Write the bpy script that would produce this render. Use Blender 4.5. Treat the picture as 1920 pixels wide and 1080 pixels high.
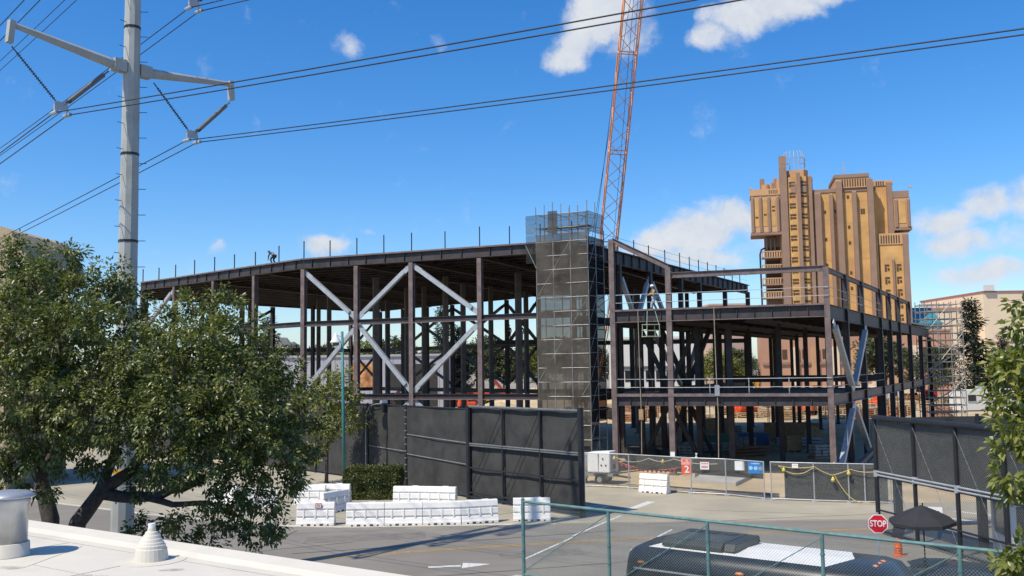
import bpy, bmesh, math, random
import numpy as np
from mathutils import Vector, Matrix
random.seed(7); rng = np.random.default_rng(11)
PI = math.pi
for o in list(bpy.data.objects): bpy.data.objects.remove(o)
S = bpy.context.scene
COL = S.collection

# ------------------------------------------------------------------ camera
cam = bpy.data.cameras.new('camera'); camo = bpy.data.objects.new('camera', cam); COL.objects.link(camo)
cam.sensor_width = 36.0; cam.lens = 36.0*1750/1920; cam.clip_end = 6000; cam.clip_start = 0.2
pit, rol = math.atan(146/1750.0), -0.014
Fv = Vector((0, math.cos(pit), math.sin(pit))); R0 = Vector((1, 0, 0)); U0 = Vector((0, -math.sin(pit), math.cos(pit)))
Rv = R0*math.cos(rol)+U0*math.sin(rol); Uv = -R0*math.sin(rol)+U0*math.cos(rol)
camo.matrix_world = Matrix(((Rv.x, Uv.x, -Fv.x, 0), (Rv.y, Uv.y, -Fv.y, 0), (Rv.z, Uv.z, -Fv.z, 7.4), (0, 0, 0, 1)))
S.camera = camo

# ------------------------------------------------------------------ sun, sky, exposure
SUN_AZ = Vector((0.775, 0.632)).normalized()          # direction in which shadows fall
SUN_EL = math.radians(55.0)
sl = bpy.data.lights.new('sun', 'SUN'); sl.energy = 5.0; sl.angle = math.radians(0.53); sl.color = (1.0, 0.92, 0.77)
so = bpy.data.objects.new('sun', sl); COL.objects.link(so)
sd = Vector((SUN_AZ.x*math.cos(SUN_EL), SUN_AZ.y*math.cos(SUN_EL), -math.sin(SUN_EL)))
so.rotation_euler = sd.to_track_quat('-Z', 'Y').to_euler(); so.location = (-60, -60, 120)
W = bpy.data.worlds.new('World'); S.world = W; W.use_nodes = True
wt = W.node_tree; wt.nodes.clear()
def wn(t, **k):
    n = wt.nodes.new(t)
    for a, b in k.items(): setattr(n, a, b)
    return n
def wl(a, b): wt.links.new(a, b)
sky = wn('ShaderNodeTexSky', sky_type='NISHITA', sun_disc=False)
sky.sun_elevation = SUN_EL; sky.sun_rotation = math.atan2(-SUN_AZ.x, -SUN_AZ.y)
sky.air_density = 1.0; sky.dust_density = 0.5; sky.ozone_density = 2.2; sky.altitude = 0
bg = wn('ShaderNodeBackground'); bg.inputs[1].default_value = 0.15
hs = wn('ShaderNodeMix', data_type='RGBA', blend_type='MULTIPLY'); hs.inputs['Factor'].default_value = 1; hs.inputs[7].default_value = (.88, .975, 1.14, 1)   # camera white balance
sat = wn('ShaderNodeHueSaturation'); sat.inputs['Saturation'].default_value = 1.27
wl(sky.outputs[0], hs.inputs[6]); wl(hs.outputs[2], sat.inputs['Color']); wl(sat.outputs[0], bg.inputs[0])
bgc = wn('ShaderNodeBackground'); bgc.inputs[1].default_value = 0.86
tc = wn('ShaderNodeTexCoord')
nzw = wn('ShaderNodeTexNoise'); nzw.inputs['Scale'].default_value = 9; nzw.inputs['Detail'].default_value = 6; nzw.inputs['Roughness'].default_value = 0.6
wl(tc.outputs['Generated'], nzw.inputs['Vector'])
sub = wn('ShaderNodeVectorMath', operation='SUBTRACT'); wl(nzw.outputs['Color'], sub.inputs[0]); sub.inputs[1].default_value = (.5, .5, .5)
scl = wn('ShaderNodeVectorMath', operation='SCALE'); wl(sub.outputs[0], scl.inputs[0]); scl.inputs['Scale'].default_value = 0.055
add = wn('ShaderNodeVectorMath', operation='ADD'); wl(tc.outputs['Generated'], add.inputs[0]); wl(scl.outputs[0], add.inputs[1])
# cumulus puffs: azimuth (deg, 0 = +Y, positive to +X), elevation (deg), half width, half height (deg), strength
PUFF = [(4.0, 18.6, 1.9, 1.1, .95), (4.6, 19.6, 1.9, 1.3, .95), (5.8, 20.9, 2.6, 2.0, 1.05), (7.8, 20.0, 2.2, 1.8, .75), (12.6, 19.0, 1.7, .9, .8), (14.2, 20.0, 2.0, 1.1, 1.0), (16.6, 20.7, 2.8, 1.2, 1.05), (19.6, 21.2, 2.6, 1.0, .95),
        (-11.5, 7.3, 2.0, .85, .95), (-8.5, 8.2, .6, .4, .42), (-17.7, 7.1, .7, .4, .5), (-21.3, 7.0, .6, .4, .45), (-10.1, 19.5, 1.1, .9, .62), (-4.5, 19.5, .8, .7, .42), (-6.8, 21.5, .8, .6, .4),
        (8.0, 6.6, 2.2, 1.0, .9), (9.4, 7.3, 2.0, 1.1, 1.0), (11.4, 7.6, 2.4, 1.4, 1.15), (13.4, 8.5, 2.2, 1.5, .95), (11.0, 6.2, 3.6, .9, .9), (14.5, 7.2, 1.6, 1.6, .6),
        (25.0, 7.6, 1.8, 1.2, .95), (27.0, 8.6, 1.6, 1.2, .9), (29.4, 8.6, 1.8, 1.3, .95), (27, 4.8, 3.4, .9, .85), (25.6, 6.4, 2.4, .9, .9), (29, 6.6, 2.2, .8, .6),
        (44, 12, 6, 3, .9), (55, 20, 5, 2.5, .7), (40, 27, 5, 2.6, .75), (-38, 10, 4, 1.6, .8), (-50, 18, 5, 2, .7), (70, 9, 7, 3, .9), (-70, 8, 6, 2, .8),
        (100, 14, 7, 3, .8), (140, 10, 7, 2.6, .8), (180, 16, 6, 3, .7), (-100, 12, 6, 2.4, .8), (-140, 18, 6, 3, .7), (20, 42, 6, 4, .6), (-60, 45, 7, 4, .55), (80, 40, 7, 4, .6), (160, 40, 7, 5, .6)]
prev = None
for az, el, hw, hh, st in PUFF:
    a, e = math.radians(az), math.radians(el)
    c = Vector((math.sin(a)*math.cos(e), math.cos(a)*math.cos(e), math.sin(e)))
    t1 = Vector((math.cos(a), -math.sin(a), 0)); t2 = t1.cross(c).normalized()
    d1 = wn('ShaderNodeVectorMath', operation='DOT_PRODUCT'); d1.inputs[1].default_value = t1/math.radians(hw); wl(add.outputs[0], d1.inputs[0])
    d2 = wn('ShaderNodeVectorMath', operation='DOT_PRODUCT'); d2.inputs[1].default_value = t2/math.radians(hh); wl(add.outputs[0], d2.inputs[0])
    cb = wn('ShaderNodeCombineXYZ'); wl(d1.outputs['Value'], cb.inputs[0]); wl(d2.outputs['Value'], cb.inputs[1])
    ln = wn('ShaderNodeVectorMath', operation='LENGTH'); wl(cb.outputs[0], ln.inputs[0])
    mr = wn('ShaderNodeMapRange', interpolation_type='SMOOTHSTEP'); mr.inputs[1].default_value = 1.6; mr.inputs[2].default_value = 0.15; mr.inputs[3].default_value = 0; mr.inputs[4].default_value = st
    wl(ln.outputs['Value'], mr.inputs[0])
    if prev is None: prev = mr.outputs[0]
    else:
        m = wn('ShaderNodeMath', operation='SMOOTH_MAX'); m.inputs[2].default_value = .15; wl(prev, m.inputs[0]); wl(mr.outputs[0], m.inputs[1]); prev = m.outputs[0]
nz2 = wn('ShaderNodeTexNoise'); nz2.inputs['Scale'].default_value = 22; nz2.inputs['Detail'].default_value = 9; nz2.inputs['Roughness'].default_value = 0.62
wl(add.outputs[0], nz2.inputs['Vector'])
ns = wn('ShaderNodeMath', operation='SUBTRACT'); wl(nz2.outputs[0], ns.inputs[0]); ns.inputs[1].default_value = .5
nm = wn('ShaderNodeMath', operation='MULTIPLY_ADD'); wl(ns.outputs[0], nm.inputs[0]); nm.inputs[1].default_value = 1.5; wl(prev, nm.inputs[2])
den = wn('ShaderNodeMapRange', interpolation_type='SMOOTHSTEP'); den.inputs[1].default_value = .27; den.inputs[2].default_value = .98; den.inputs[3].default_value = 0; den.inputs[4].default_value = .96
wl(nm.outputs[0], den.inputs[0])
# light grey undersides where the cloud is thick
cr = wn('ShaderNodeValToRGB'); cr.color_ramp.elements[0].position = .35; cr.color_ramp.elements[0].color = (.70, .78, .90, 1)
cr.color_ramp.elements[1].position = .75; cr.color_ramp.elements[1].color = (.97, .98, 1, 1)
wl(nz2.outputs[0], cr.inputs[0]); wl(cr.outputs[0], bgc.inputs[0])
mx = wn('ShaderNodeMixShader'); wl(den.outputs[0], mx.inputs[0]); wl(bg.outputs[0], mx.inputs[1]); wl(bgc.outputs[0], mx.inputs[2])
wo = wn('ShaderNodeOutputWorld'); wl(mx.outputs[0], wo.inputs[0])
S.render.engine = 'CYCLES'
S.view_settings.view_transform = 'Standard'; S.view_settings.look = 'None'; S.view_settings.exposure = 0; S.view_settings.gamma = 1
S.view_settings.use_curve_mapping = False
S.cycles.max_bounces = 6; S.cycles.transparent_max_bounces = 16; S.cycles.diffuse_bounces = 3

# ------------------------------------------------------------------ materials
MATS = {}
def mat(name, col, rough=.7, metal=0, var=.18, scale=3.0, bump=0, spec=.4, alpha=1, emit=None, stain=None, coat=0, col2=None, bscale=None):
    if name in MATS: return MATS[name]
    m = bpy.data.materials.new(name); m.use_nodes = True; nt = m.node_tree; b = nt.nodes['Principled BSDF']
    def N(t): return nt.nodes.new(t)
    tcn = N('ShaderNodeTexCoord'); gp = N('ShaderNodeNewGeometry')
    n = N('ShaderNodeTexNoise'); n.inputs['Scale'].default_value = scale; n.inputs['Detail'].default_value = 7; n.inputs['Roughness'].default_value = .62
    nt.links.new(gp.outputs['Position'], n.inputs['Vector'])
    r = N('ShaderNodeValToRGB')
    c1 = [max(0, c*(1-var*1.6)) for c in col]; c2 = [min(1, c*(1+var)) for c in (col2 or col)]
    r.color_ramp.elements[0].position = .3; r.color_ramp.elements[0].color = (*c1, 1)
    r.color_ramp.elements[1].position = .72; r.color_ramp.elements[1].color = (*c2, 1)
    nt.links.new(n.outputs[0], r.inputs[0]); out = r.outputs[0]
    if stain:
        n2 = N('ShaderNodeTexNoise'); n2.inputs['Scale'].default_value = stain[0]; n2.inputs['Detail'].default_value = 5
        nt.links.new(gp.outputs['Position'], n2.inputs['Vector'])
        mr = N('ShaderNodeMapRange'); mr.inputs[1].default_value = .52; mr.inputs[2].default_value = .68; mr.inputs[3].default_value = 0; mr.inputs[4].default_value = stain[2]
        nt.links.new(n2.outputs[0], mr.inputs[0])
        mxx = N('ShaderNodeMix'); mxx.data_type = 'RGBA'; nt.links.new(mr.outputs[0], mxx.inputs['Factor']); nt.links.new(out, mxx.inputs[6]); mxx.inputs[7].default_value = (*stain[1], 1)
        out = mxx.outputs[2]
    nt.links.new(out, b.inputs['Base Color'])
    b.inputs['Roughness'].default_value = rough; b.inputs['Metallic'].default_value = metal; b.inputs['Specular IOR Level'].default_value = spec
    b.inputs['Alpha'].default_value = alpha; b.inputs['Coat Weight'].default_value = coat
    if emit: b.inputs['Emission Color'].default_value = (*emit[0], 1); b.inputs['Emission Strength'].default_value = emit[1]
    if bump:
        bp = N('ShaderNodeBump'); bp.inputs['Strength'].default_value = bump; bp.inputs['Distance'].default_value = .03
        n3 = N('ShaderNodeTexNoise'); n3.inputs['Scale'].default_value = bscale or scale*6; n3.inputs['Detail'].default_value = 5
        nt.links.new(gp.outputs['Position'], n3.inputs['Vector']); nt.links.new(n3.outputs[0], bp.inputs['Height']); nt.links.new(bp.outputs[0], b.inputs['Normal'])
    MATS[name] = m; return m
def leafmat(name, c1, c2, c3, trans=.28, rough=.42, ns=1.6):
    m = bpy.data.materials.new(name); m.use_nodes = True; nt = m.node_tree; b = nt.nodes['Principled BSDF']; out = nt.nodes['Material Output']
    g = nt.nodes.new('ShaderNodeNewGeometry'); r = nt.nodes.new('ShaderNodeValToRGB')
    r.color_ramp.elements[0].color = (*c1, 1); r.color_ramp.elements[1].color = (*c3, 1); e = r.color_ramp.elements.new(.6); e.color = (*c2, 1)
    nz = nt.nodes.new('ShaderNodeTexNoise'); nz.inputs['Scale'].default_value = ns; nz.inputs['Detail'].default_value = 2; nt.links.new(g.outputs['Position'], nz.inputs['Vector'])
    ma = nt.nodes.new('ShaderNodeMath'); ma.operation = 'MULTIPLY_ADD'; ma.inputs[1].default_value = 1.5; ma.inputs[2].default_value = -.52; nt.links.new(nz.outputs[0], ma.inputs[0])
    mb = nt.nodes.new('ShaderNodeMath'); mb.operation = 'MULTIPLY_ADD'; mb.inputs[1].default_value = .6; nt.links.new(g.outputs['Random Per Island'], mb.inputs[0]); nt.links.new(ma.outputs[0], mb.inputs[2])
    nt.links.new(mb.outputs[0], r.inputs[0]); nt.links.new(r.outputs[0], b.inputs['Base Color'])
    b.inputs['Roughness'].default_value = rough; b.inputs['Specular IOR Level'].default_value = .5
    t = nt.nodes.new('ShaderNodeBsdfTranslucent'); mu = nt.nodes.new('ShaderNodeMix'); mu.data_type = 'RGBA'; mu.blend_type = 'MULTIPLY'; mu.inputs['Factor'].default_value = 1
    nt.links.new(r.outputs[0], mu.inputs[6]); mu.inputs[7].default_value = (1.6, 1.8, .7, 1); nt.links.new(mu.outputs[2], t.inputs[0])
    mxs = nt.nodes.new('ShaderNodeMixShader'); mxs.inputs[0].default_value = trans
    nt.links.new(b.outputs[0], mxs.inputs[1]); nt.links.new(t.outputs[0], mxs.inputs[2]); nt.links.new(mxs.outputs[0], out.inputs[0])
    MATS[name] = m; return m
def netmat(name, col, alpha, rough=.9):
    m = mat(name, col, rough, var=.3, scale=.8, spec=0); m.node_tree.nodes['Principled BSDF'].inputs['Alpha'].default_value = alpha
    return m
STEEL = mat('primer_steel', (.185, .140, .130), .62, var=.25, scale=2.2, stain=(.9, (.135, .09, .078), .6))
STEELD = mat('dark_steel', (.058, .050, .050), .6, var=.3, scale=1.5, stain=(.6, (.075, .045, .035), .45))
GREYCOL = mat('grey_steel', (.12, .115, .112), .65, var=.2, scale=1.5)
GALV = mat('galvanised_steel', (.43, .45, .47), .5, metal=.25, var=.12, scale=2.5)
ALU = mat('scaffold_tube', (.30, .295, .28), .5, metal=.35, var=.2, scale=3)
DECK = mat('metal_deck', (.05, .033, .028), .7, var=.35, scale=.6, stain=(.3, (.09, .038, .02), .6))
SLABM = mat('deck_slab', (.2, .19, .18), .85, var=.2)
CONC = mat('concrete', (.44, .42, .38), .9, var=.14, scale=.8, bump=.15, stain=(.5, (.33, .3, .26), .5))
PLASTIC = mat('white_plastic', (.86, .835, .78), .45, var=.05, scale=4, stain=(2.5, (.70, .66, .58), .4))
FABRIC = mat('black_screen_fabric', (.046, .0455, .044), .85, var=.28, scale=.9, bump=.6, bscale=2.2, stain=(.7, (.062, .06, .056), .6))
BLACK = mat('black_steel', (.022, .024, .028), .45, var=.2)
RUBBER = mat('rubber', (.02, .02, .02), .8)
GREEN = mat('green_vinyl_coating', (.115, .225, .215), .5, var=.15, scale=6, stain=(6, (.17, .27, .25), .5))
WIRE = mat('chain_link_wire', (.38, .40, .38), .5, metal=.4, var=.1)
WIREG = mat('green_chain_link_wire', (.32, .38, .345), .5, metal=.2, var=.1)
WHITE = mat('white_paint', (.78, .78, .76), .5, var=.05)
ROOFW = mat('white_roof_membrane', (.62, .575, .49), .8, var=.04, scale=1.2, bump=.1, bscale=14, stain=(1.1, (.54, .50, .42), .5))
ORANGE = mat('orange_paint', (.72, .13, .02), .5, var=.12)
ORFENCE = mat('orange_plastic', (.75, .18, .05), .6, var=.15)
YELLOW = mat('yellow_paint', (.80, .42, .03), .5, var=.1)
RED = mat('red_paint', (.55, .02, .03), .4, var=.06)
DIRT = mat('sandy_dirt', (.52, .40, .245), .95, var=.2, scale=.25, bump=.4, bscale=2.5, stain=(.12, (.42, .33, .21), .6))
TIMBER = mat('timber', (.50, .33, .18), .8, var=.25, scale=4)
BARK = mat('bark', (.105, .085, .07), .9, var=.3, scale=8, bump=.6)
GLASS = mat('dark_glass', (.015, .02, .025), .08, spec=.6, var=0)
SKIN = mat('skin', (.45, .27, .19), .5, var=.05)

# ------------------------------------------------------------------ builders
LABELS = {}
def tag(o, label=None, cat=None, group=None, kind=None):
    if label: o['label'] = label
    if cat: o['category'] = cat
    if group: o['group'] = group
    if kind: o['kind'] = kind
    if label:
        if label in LABELS and not group: print('DUPLABEL', label)
        LABELS[label] = 1
    return o
def empty(name, loc=(0, 0, 0), rz=0, **k):
    o = bpy.data.objects.new(name, None); COL.objects.link(o); o.location = loc; o.rotation_euler = (0, 0, rz); o.empty_display_size = .3
    return tag(o, **k)
def link(name, me, parent=None, loc=None, rz=None):
    o = bpy.data.objects.new(name, me); COL.objects.link(o)
    if parent: o.parent = parent
    if loc is not None: o.location = loc
    if rz is not None: o.rotation_euler = (0, 0, rz)
    return o
def V(*a): return Vector(a)
class MB:
    def __init__(s): s.v = []; s.f = []; s.mi = []; s.cur = 0
    def poly(s, pts, faces):
        n = len(s.v); s.v += [tuple(p) for p in pts]; s.f += [tuple(i+n for i in f) for f in faces]; s.mi += [s.cur]*len(faces); return s
    def frame(s, p0, p1, up=None):
        p0, p1 = Vector(p0), Vector(p1); a = (p1-p0).normalized(); u = Vector(up) if up is not None else (V(0, 0, 1) if abs(a.z) < .95 else V(0, 1, 0))
        sd_ = a.cross(u).normalized(); u = sd_.cross(a).normalized(); return p0, p1, sd_, u
    def sweep(s, p0, p1, prof, up=None, scale1=1):
        p0, p1, sd_, u = s.frame(p0, p1, up); n = len(prof)
        pts = [p0+sd_*x+u*y for x, y in prof]+[p1+sd_*x*scale1+u*y*scale1 for x, y in prof]
        return s.poly(pts, [tuple(range(n-1, -1, -1)), tuple(range(n, 2*n))]+[(i, (i+1) % n, n+(i+1) % n, n+i) for i in range(n)])
    def bar(s, p0, p1, w, h, up=None): return s.sweep(p0, p1, [(-w/2, -h/2), (w/2, -h/2), (w/2, h/2), (-w/2, h/2)], up)
    def ibar(s, p0, p1, w, h, up=None, tf=.035, tw=.03):
        w2, h2 = w/2, h/2; t = tw/2; b = h2-tf
        return s.sweep(p0, p1, [(-w2, -h2), (w2, -h2), (w2, -b), (t, -b), (t, b), (w2, b), (w2, h2), (-w2, h2), (-w2, b), (-t, b), (-t, -b), (-w2, -b)], up)
    def tube(s, p0, p1, r, n=6, r1=None):
        return s.sweep(p0, p1, [(r*math.cos(2*PI*i/n), r*math.sin(2*PI*i/n)) for i in range(n)], None, 1 if r1 is None else r1/r)
    def path(s, pts, r, n=5, rs=None):
        pts = [Vector(p) for p in pts]; m = len(pts); base = len(s.v); ring = []; pu = None
        for i, p in enumerate(pts):
            a = (pts[min(i+1, m-1)]-pts[max(i-1, 0)]).normalized()
            if pu is None: pu = V(0, 0, 1) if abs(a.z) < .9 else V(0, 1, 0)
            sd_ = a.cross(pu).normalized(); pu = sd_.cross(a).normalized(); rr = rs[i] if rs else r
            ring += [p+sd_*rr*math.cos(2*PI*k/n)+pu*rr*math.sin(2*PI*k/n) for k in range(n)]
        fs = [(i*n+k, i*n+(k+1) % n, (i+1)*n+(k+1) % n, (i+1)*n+k) for i in range(m-1) for k in range(n)]
        fs += [tuple(range(n-1, -1, -1)), tuple(range((m-1)*n, m*n))]
        return s.poly(ring, fs)
    def box(s, c, size, rz=0):
        x, y, z = size[0]/2, size[1]/2, size[2]/2; cs, sn = math.cos(rz), math.sin(rz)
        pts = [(c[0]+a*x*cs-b*y*sn, c[1]+a*x*sn+b*y*cs, c[2]+d*z) for d in (-1, 1) for a, b in ((-1, -1), (1, -1), (1, 1), (-1, 1))]
        return s.poly(pts, [(3, 2, 1, 0), (4, 5, 6, 7), (0, 1, 5, 4), (1, 2, 6, 5), (2, 3, 7, 6), (3, 0, 4, 7)])
    def prism(s, pl, z0, z1):
        n = len(pl); ar = sum(pl[i][0]*pl[(i+1) % n][1]-pl[(i+1) % n][0]*pl[i][1] for i in range(n))
        if ar < 0: pl = pl[::-1]
        return s.poly([(x, y, z0) for x, y in pl]+[(x, y, z1) for x, y in pl], [tuple(range(n-1, -1, -1)), tuple(range(n, 2*n))]+[(i, (i+1) % n, n+(i+1) % n, n+i) for i in range(n)])
    def lathe(s, prof, n=24, c=(0, 0, 0)):
        m = len(prof); pts = [(c[0]+r*math.cos(2*PI*k/n), c[1]+r*math.sin(2*PI*k/n), c[2]+z) for r, z in prof for k in range(n)]
        return s.poly(pts, [(i*n+k, i*n+(k+1) % n, (i+1)*n+(k+1) % n, (i+1)*n+k) for i in range(m-1) for k in range(n)]+[tuple(range(n-1, -1, -1)), tuple(range((m-1)*n, m*n))])
    def sheet(s, fn, nu, nv):
        pts = [fn(i/nu, j/nv) for j in range(nv+1) for i in range(nu+1)]
        return s.poly(pts, [(j*(nu+1)+i, j*(nu+1)+i+1, (j+1)*(nu+1)+i+1, (j+1)*(nu+1)+i) for j in range(nv) for i in range(nu)])
    def mesh(s, name, mats, smooth=False):
        me = bpy.data.meshes.new(name); me.from_pydata(s.v, [], s.f)
        for m in (mats if isinstance(mats, (list, tuple)) else [mats]): me.materials.append(m)
        if any(s.mi): me.polygons.foreach_set('material_index', s.mi)
        if smooth: me.polygons.foreach_set('use_smooth', [True]*len(me.polygons))
        me.update(); return me
    def build(s, name, mats, parent=None, smooth=False, bevel=0, **k):
        o = link(name, s.mesh(name, mats, smooth), parent)
        if bevel:
            b = o.modifiers.new('bevel', 'BEVEL'); b.width = bevel; b.segments = 2; b.limit_method = 'ANGLE'
        return tag(o, **k)
def copy_tree(o, loc=None, rz=None, parent=None, label=None, group=None):
    c = o.copy(); COL.objects.link(c)
    if parent: c.parent = parent
    if loc is not None: c.location = loc
    if rz is not None: c.rotation_euler = (0, 0, rz)
    if label: tag(c, label=label, group=group)
    for ch in list(o.children): copy_tree(ch, parent=c)
    return c
def text_mesh(name, txt, size, material, parent, matrix, ext=.004):
    cu = bpy.data.curves.new(name, 'FONT'); cu.body = txt; cu.size = size; cu.align_x = 'CENTER'; cu.align_y = 'CENTER'; cu.extrude = ext; cu.offset = size*.02
    t = bpy.data.objects.new(name+'_tmp', cu); COL.objects.link(t); bpy.context.view_layer.update()
    me = bpy.data.meshes.new_from_object(t.evaluated_get(bpy.context.evaluated_depsgraph_get())); bpy.data.objects.remove(t)
    me.materials.clear(); me.materials.append(material); o = link(name, me, parent); o.matrix_local = matrix; return o
def facing(loc, yaw):   # text/sign plane facing direction: normal points to yaw
    n = V(math.cos(yaw), math.sin(yaw), 0); x = V(0, 0, 1).cross(n)
    return Matrix(((x.x, 0, n.x, loc[0]), (x.y, 0, n.y, loc[1]), (x.z, 1, n.z, loc[2]), (0, 0, 0, 1)))
def chain(name, p0, p1, z0, z1, pitch, r, material, parent, s0=0, s1=None):
    p0, p1 = Vector((*p0, 0)), Vector((*p1, 0)); L = (p1-p0).length; a = (p1-p0)/L; nrm = V(-a.y, a.x, 0); h = z1-z0; m = MB()
    for sgn in (1, -1):
        x = -h
        while x < L:
            xa, xb, za, zb = x, x+h, z0, z1
            if xa < 0: za = z0-xa; xa = 0
            if xb > L: zb = z1-(xb-L); xb = L
            if xb-xa > .02:
                A, B = (xa, xb) if sgn > 0 else (L-xa, L-xb); q = nrm*(r*.7*sgn)
                m.tube(p0+a*A+V(0, 0, za)+q, p0+a*B+V(0, 0, zb)+q, r, 3)
            x += pitch
    return m.build(name, material, parent, kind='stuff')
def inside(pl, x, y):
    c = False; n = len(pl); j = n-1
    for i in range(n):
        if (pl[i][1] > y) != (pl[j][1] > y) and x < (pl[j][0]-pl[i][0])*(y-pl[i][1])/(pl[j][1]-pl[i][1])+pl[i][0]: c = not c
        j = i
    return c
def clip(pl, o, d):
    ts = []; n = len(pl)
    for i in range(n):
        a, b = pl[i], pl[(i+1) % n]; ex, ey = b[0]-a[0], b[1]-a[1]; det = d[0]*(-ey)+ex*d[1]
        if abs(det) < 1e-9: continue
        rx, ry = a[0]-o[0], a[1]-o[1]; t = (rx*(-ey)+ex*ry)/det; u = (d[0]*ry-d[1]*rx)/det
        if 0 <= u <= 1: ts.append(t)
    ts.sort(); return [(ts[i], ts[i+1]) for i in range(0, len(ts)-1, 2)]

# ================================================================== SETTING: ground, road, site
def flat(name, pl, z, material, kind='structure'):
    m = MB(); m.poly([(x, y, z) for x, y in pl], [tuple(range(len(pl)))]); return m.build(name, material, kind=kind)
GROUND = mat('ground_earth', (.33, .28, .21), .95, var=.25, scale=.05)
ROADM = mat('asphalt', (.222, .203, .172), .9, var=.10, scale=.22, bump=.2, bscale=30, stain=(.35, (.185, .168, .142), .7))
PLAZA = mat('worn_concrete_pavement', (.385, .345, .26), .9, var=.12, scale=.3, bump=.2, bscale=20, stain=(.25, (.31, .28, .22), .8))
GUT = mat('gutter_concrete', (.52, .48, .40), .9, var=.1)
MARK = mat('white_marking', (.62, .61, .58), .8, var=.18, scale=5)
YMARK = mat('yellow_marking', (.50, .30, .07), .8, var=.25, scale=4)
flat('ground', [(-2500, -200), (2500, -200), (2500, 4000), (-2500, 4000)], 0, GROUND)
GL = [(-60, 79), (-37.2, 60.9), (-28.4, 55.1), (-20.2, 49.7), (-17.4, 47.9), (-13.6, 46.0), (-10.7, 44.7), (-8.1, 44.2), (1.9, 44.3)]   # far edge of the carriageway
flat('road', [(-80, 6), (60, 6), (60, 44.3)]+[(1.9, 44.3)]+GL[::-1][1:]+[(-80, 79)], .004, ROADM)
flat('pavement', [(x, y+.3) for x, y in GL]+[(60, 44.6), (60, 49.0), (18.9, 49.3), (14.4, 51.1), (10.06, 53.9), (6.84, 56.5), (4.26, 57.8), (-9.7, 63.5), (-18, 72), (-60, 105)], .006, PLAZA)
g = MB()
for i in range(len(GL)-1):
    a, b = GL[i], GL[i+1]; g.poly([(a[0], a[1], .010), (b[0], b[1], .010), (b[0], b[1]+.42, .010), (a[0], a[1]+.42, .010)], [(0, 1, 2, 3)])
g.build('gutter_strip', GUT, kind='structure')
flat('site_dirt', [(-60, 105), (-18, 72), (-9.7, 63.5), (4.26, 57.8), (6.84, 56.5), (10.06, 53.9), (14.4, 51.1), (18.9, 49.3), (60, 49), (120, 90), (120, 260), (-120, 260), (-120, 130)], .012, DIRT)
# painted markings
def stripe(name, a, b, w, z, m, label=None):
    a, b = Vector((*a, 0)), Vector((*b, 0)); n = (b-a).normalized(); q = V(-n.y, n.x, 0)*w/2; k = MB(); k.poly([(p.x, p.y, z) for p in (a-q, b-q, b+q, a+q)], [(0, 1, 2, 3)])
    return k.build(name, m, kind='structure')
YL = [(-40, 28.0), (-20, 33.5), (-8.7, 36.85), (-3.2, 38.6), (4.1, 40.3), (12, 41.6), (40, 44)]
for i in range(len(YL)-1):
    for off in (-.11, .11): stripe('yellow_line', (YL[i][0], YL[i][1]+off), (YL[i+1][0], YL[i+1][1]+off), .09, .009, YMARK)
stripe('road_arrow', (-3.25, 35.33), (-2.05, 35.5), .26, .009, MARK)
am = MB(); am.poly([(-2.0, 35.05, .0095), (-.95, 35.74, .0095), (-2.0, 36.02, .0095)], [(0, 1, 2)]); am.build('arrow_head', MARK, kind='structure')
stripe('lane_line', (.3, 36.5), (2.5, 41.0), .12, .009, MARK)
stripe('lane_line', (2.5, 41.3), (5.2, 46.6), .14, .009, MARK); stripe('stop_bar', (5.7, 48.2), (7.35, 51.1), .45, .010, MARK)
stripe('lane_line', (4.6, 38.0), (7.0, 42.5), .12, .009, MARK)
stripe('lane_line', (3.0, 49.2), (4.6, 50.0), .35, .010, MARK); stripe('lane_line', (4.0, 48.6), (4.9, 49.7), .35, .010, MARK)
stripe('crosswalk_line', (20.0, 45.0), (23.0, 40.5), .35, .010, MARK); stripe('crosswalk_line', (21.5, 46.5), (26, 41), .35, .010, MARK)
TAR = mat('tar_seal', (.07, .066, .06), .8, var=.2); random.seed(21)
for a, b in (((-22, 41), (-6, 43.4)), ((-9, 38.2), (4.5, 42.5)), ((-4, 33.5), (9, 37.2)), ((-16, 36), (-7, 40.5)), ((6, 44), (20, 46.5)), ((9, 48), (15, 46.2)), ((-2, 46.2), (3.4, 51.5)), ((-11.5, 33), (-10, 43.6))):
    k = MB(); n = 14; w = random.uniform(.012, .026); pp = [(a[0]+(b[0]-a[0])*i/n+random.uniform(-.07, .07), a[1]+(b[1]-a[1])*i/n+random.uniform(-.08, .08)) for i in range(n+1)]
    dx, dy = b[0]-a[0], b[1]-a[1]; L = math.hypot(dx, dy); k.poly([(x-dy/L*w*s_, y+dx/L*w*s_, .0125) for x, y in pp for s_ in (-1, 1)], [(2*i, 2*i+1, 2*i+3, 2*i+2)[::-1] for i in range(n)]); k.build('crack_seal', TAR, kind='structure')
PATCH = mat('asphalt_patch', (.19, .174, .148), .9, var=.15, scale=2)
for x, y, w, h, r_ in ((-6.6, 41.6, 5.2, 1.5, .18), (1.0, 37.6, 3.4, 1.3, .2), (-17, 38.5, 4.0, 1.4, .28)):
    cs_, sn_ = math.cos(r_), math.sin(r_); k = MB(); k.poly([(x+a_*w*cs_-b_*h*sn_, y+a_*w*sn_+b_*h*cs_, .0078) for a_, b_ in ((-.5, -.5), (.5, -.5), (.52, .5), (-.48, .5))], [(0, 1, 2, 3)]); k.build('asphalt_patch', PATCH, kind='structure')
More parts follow.
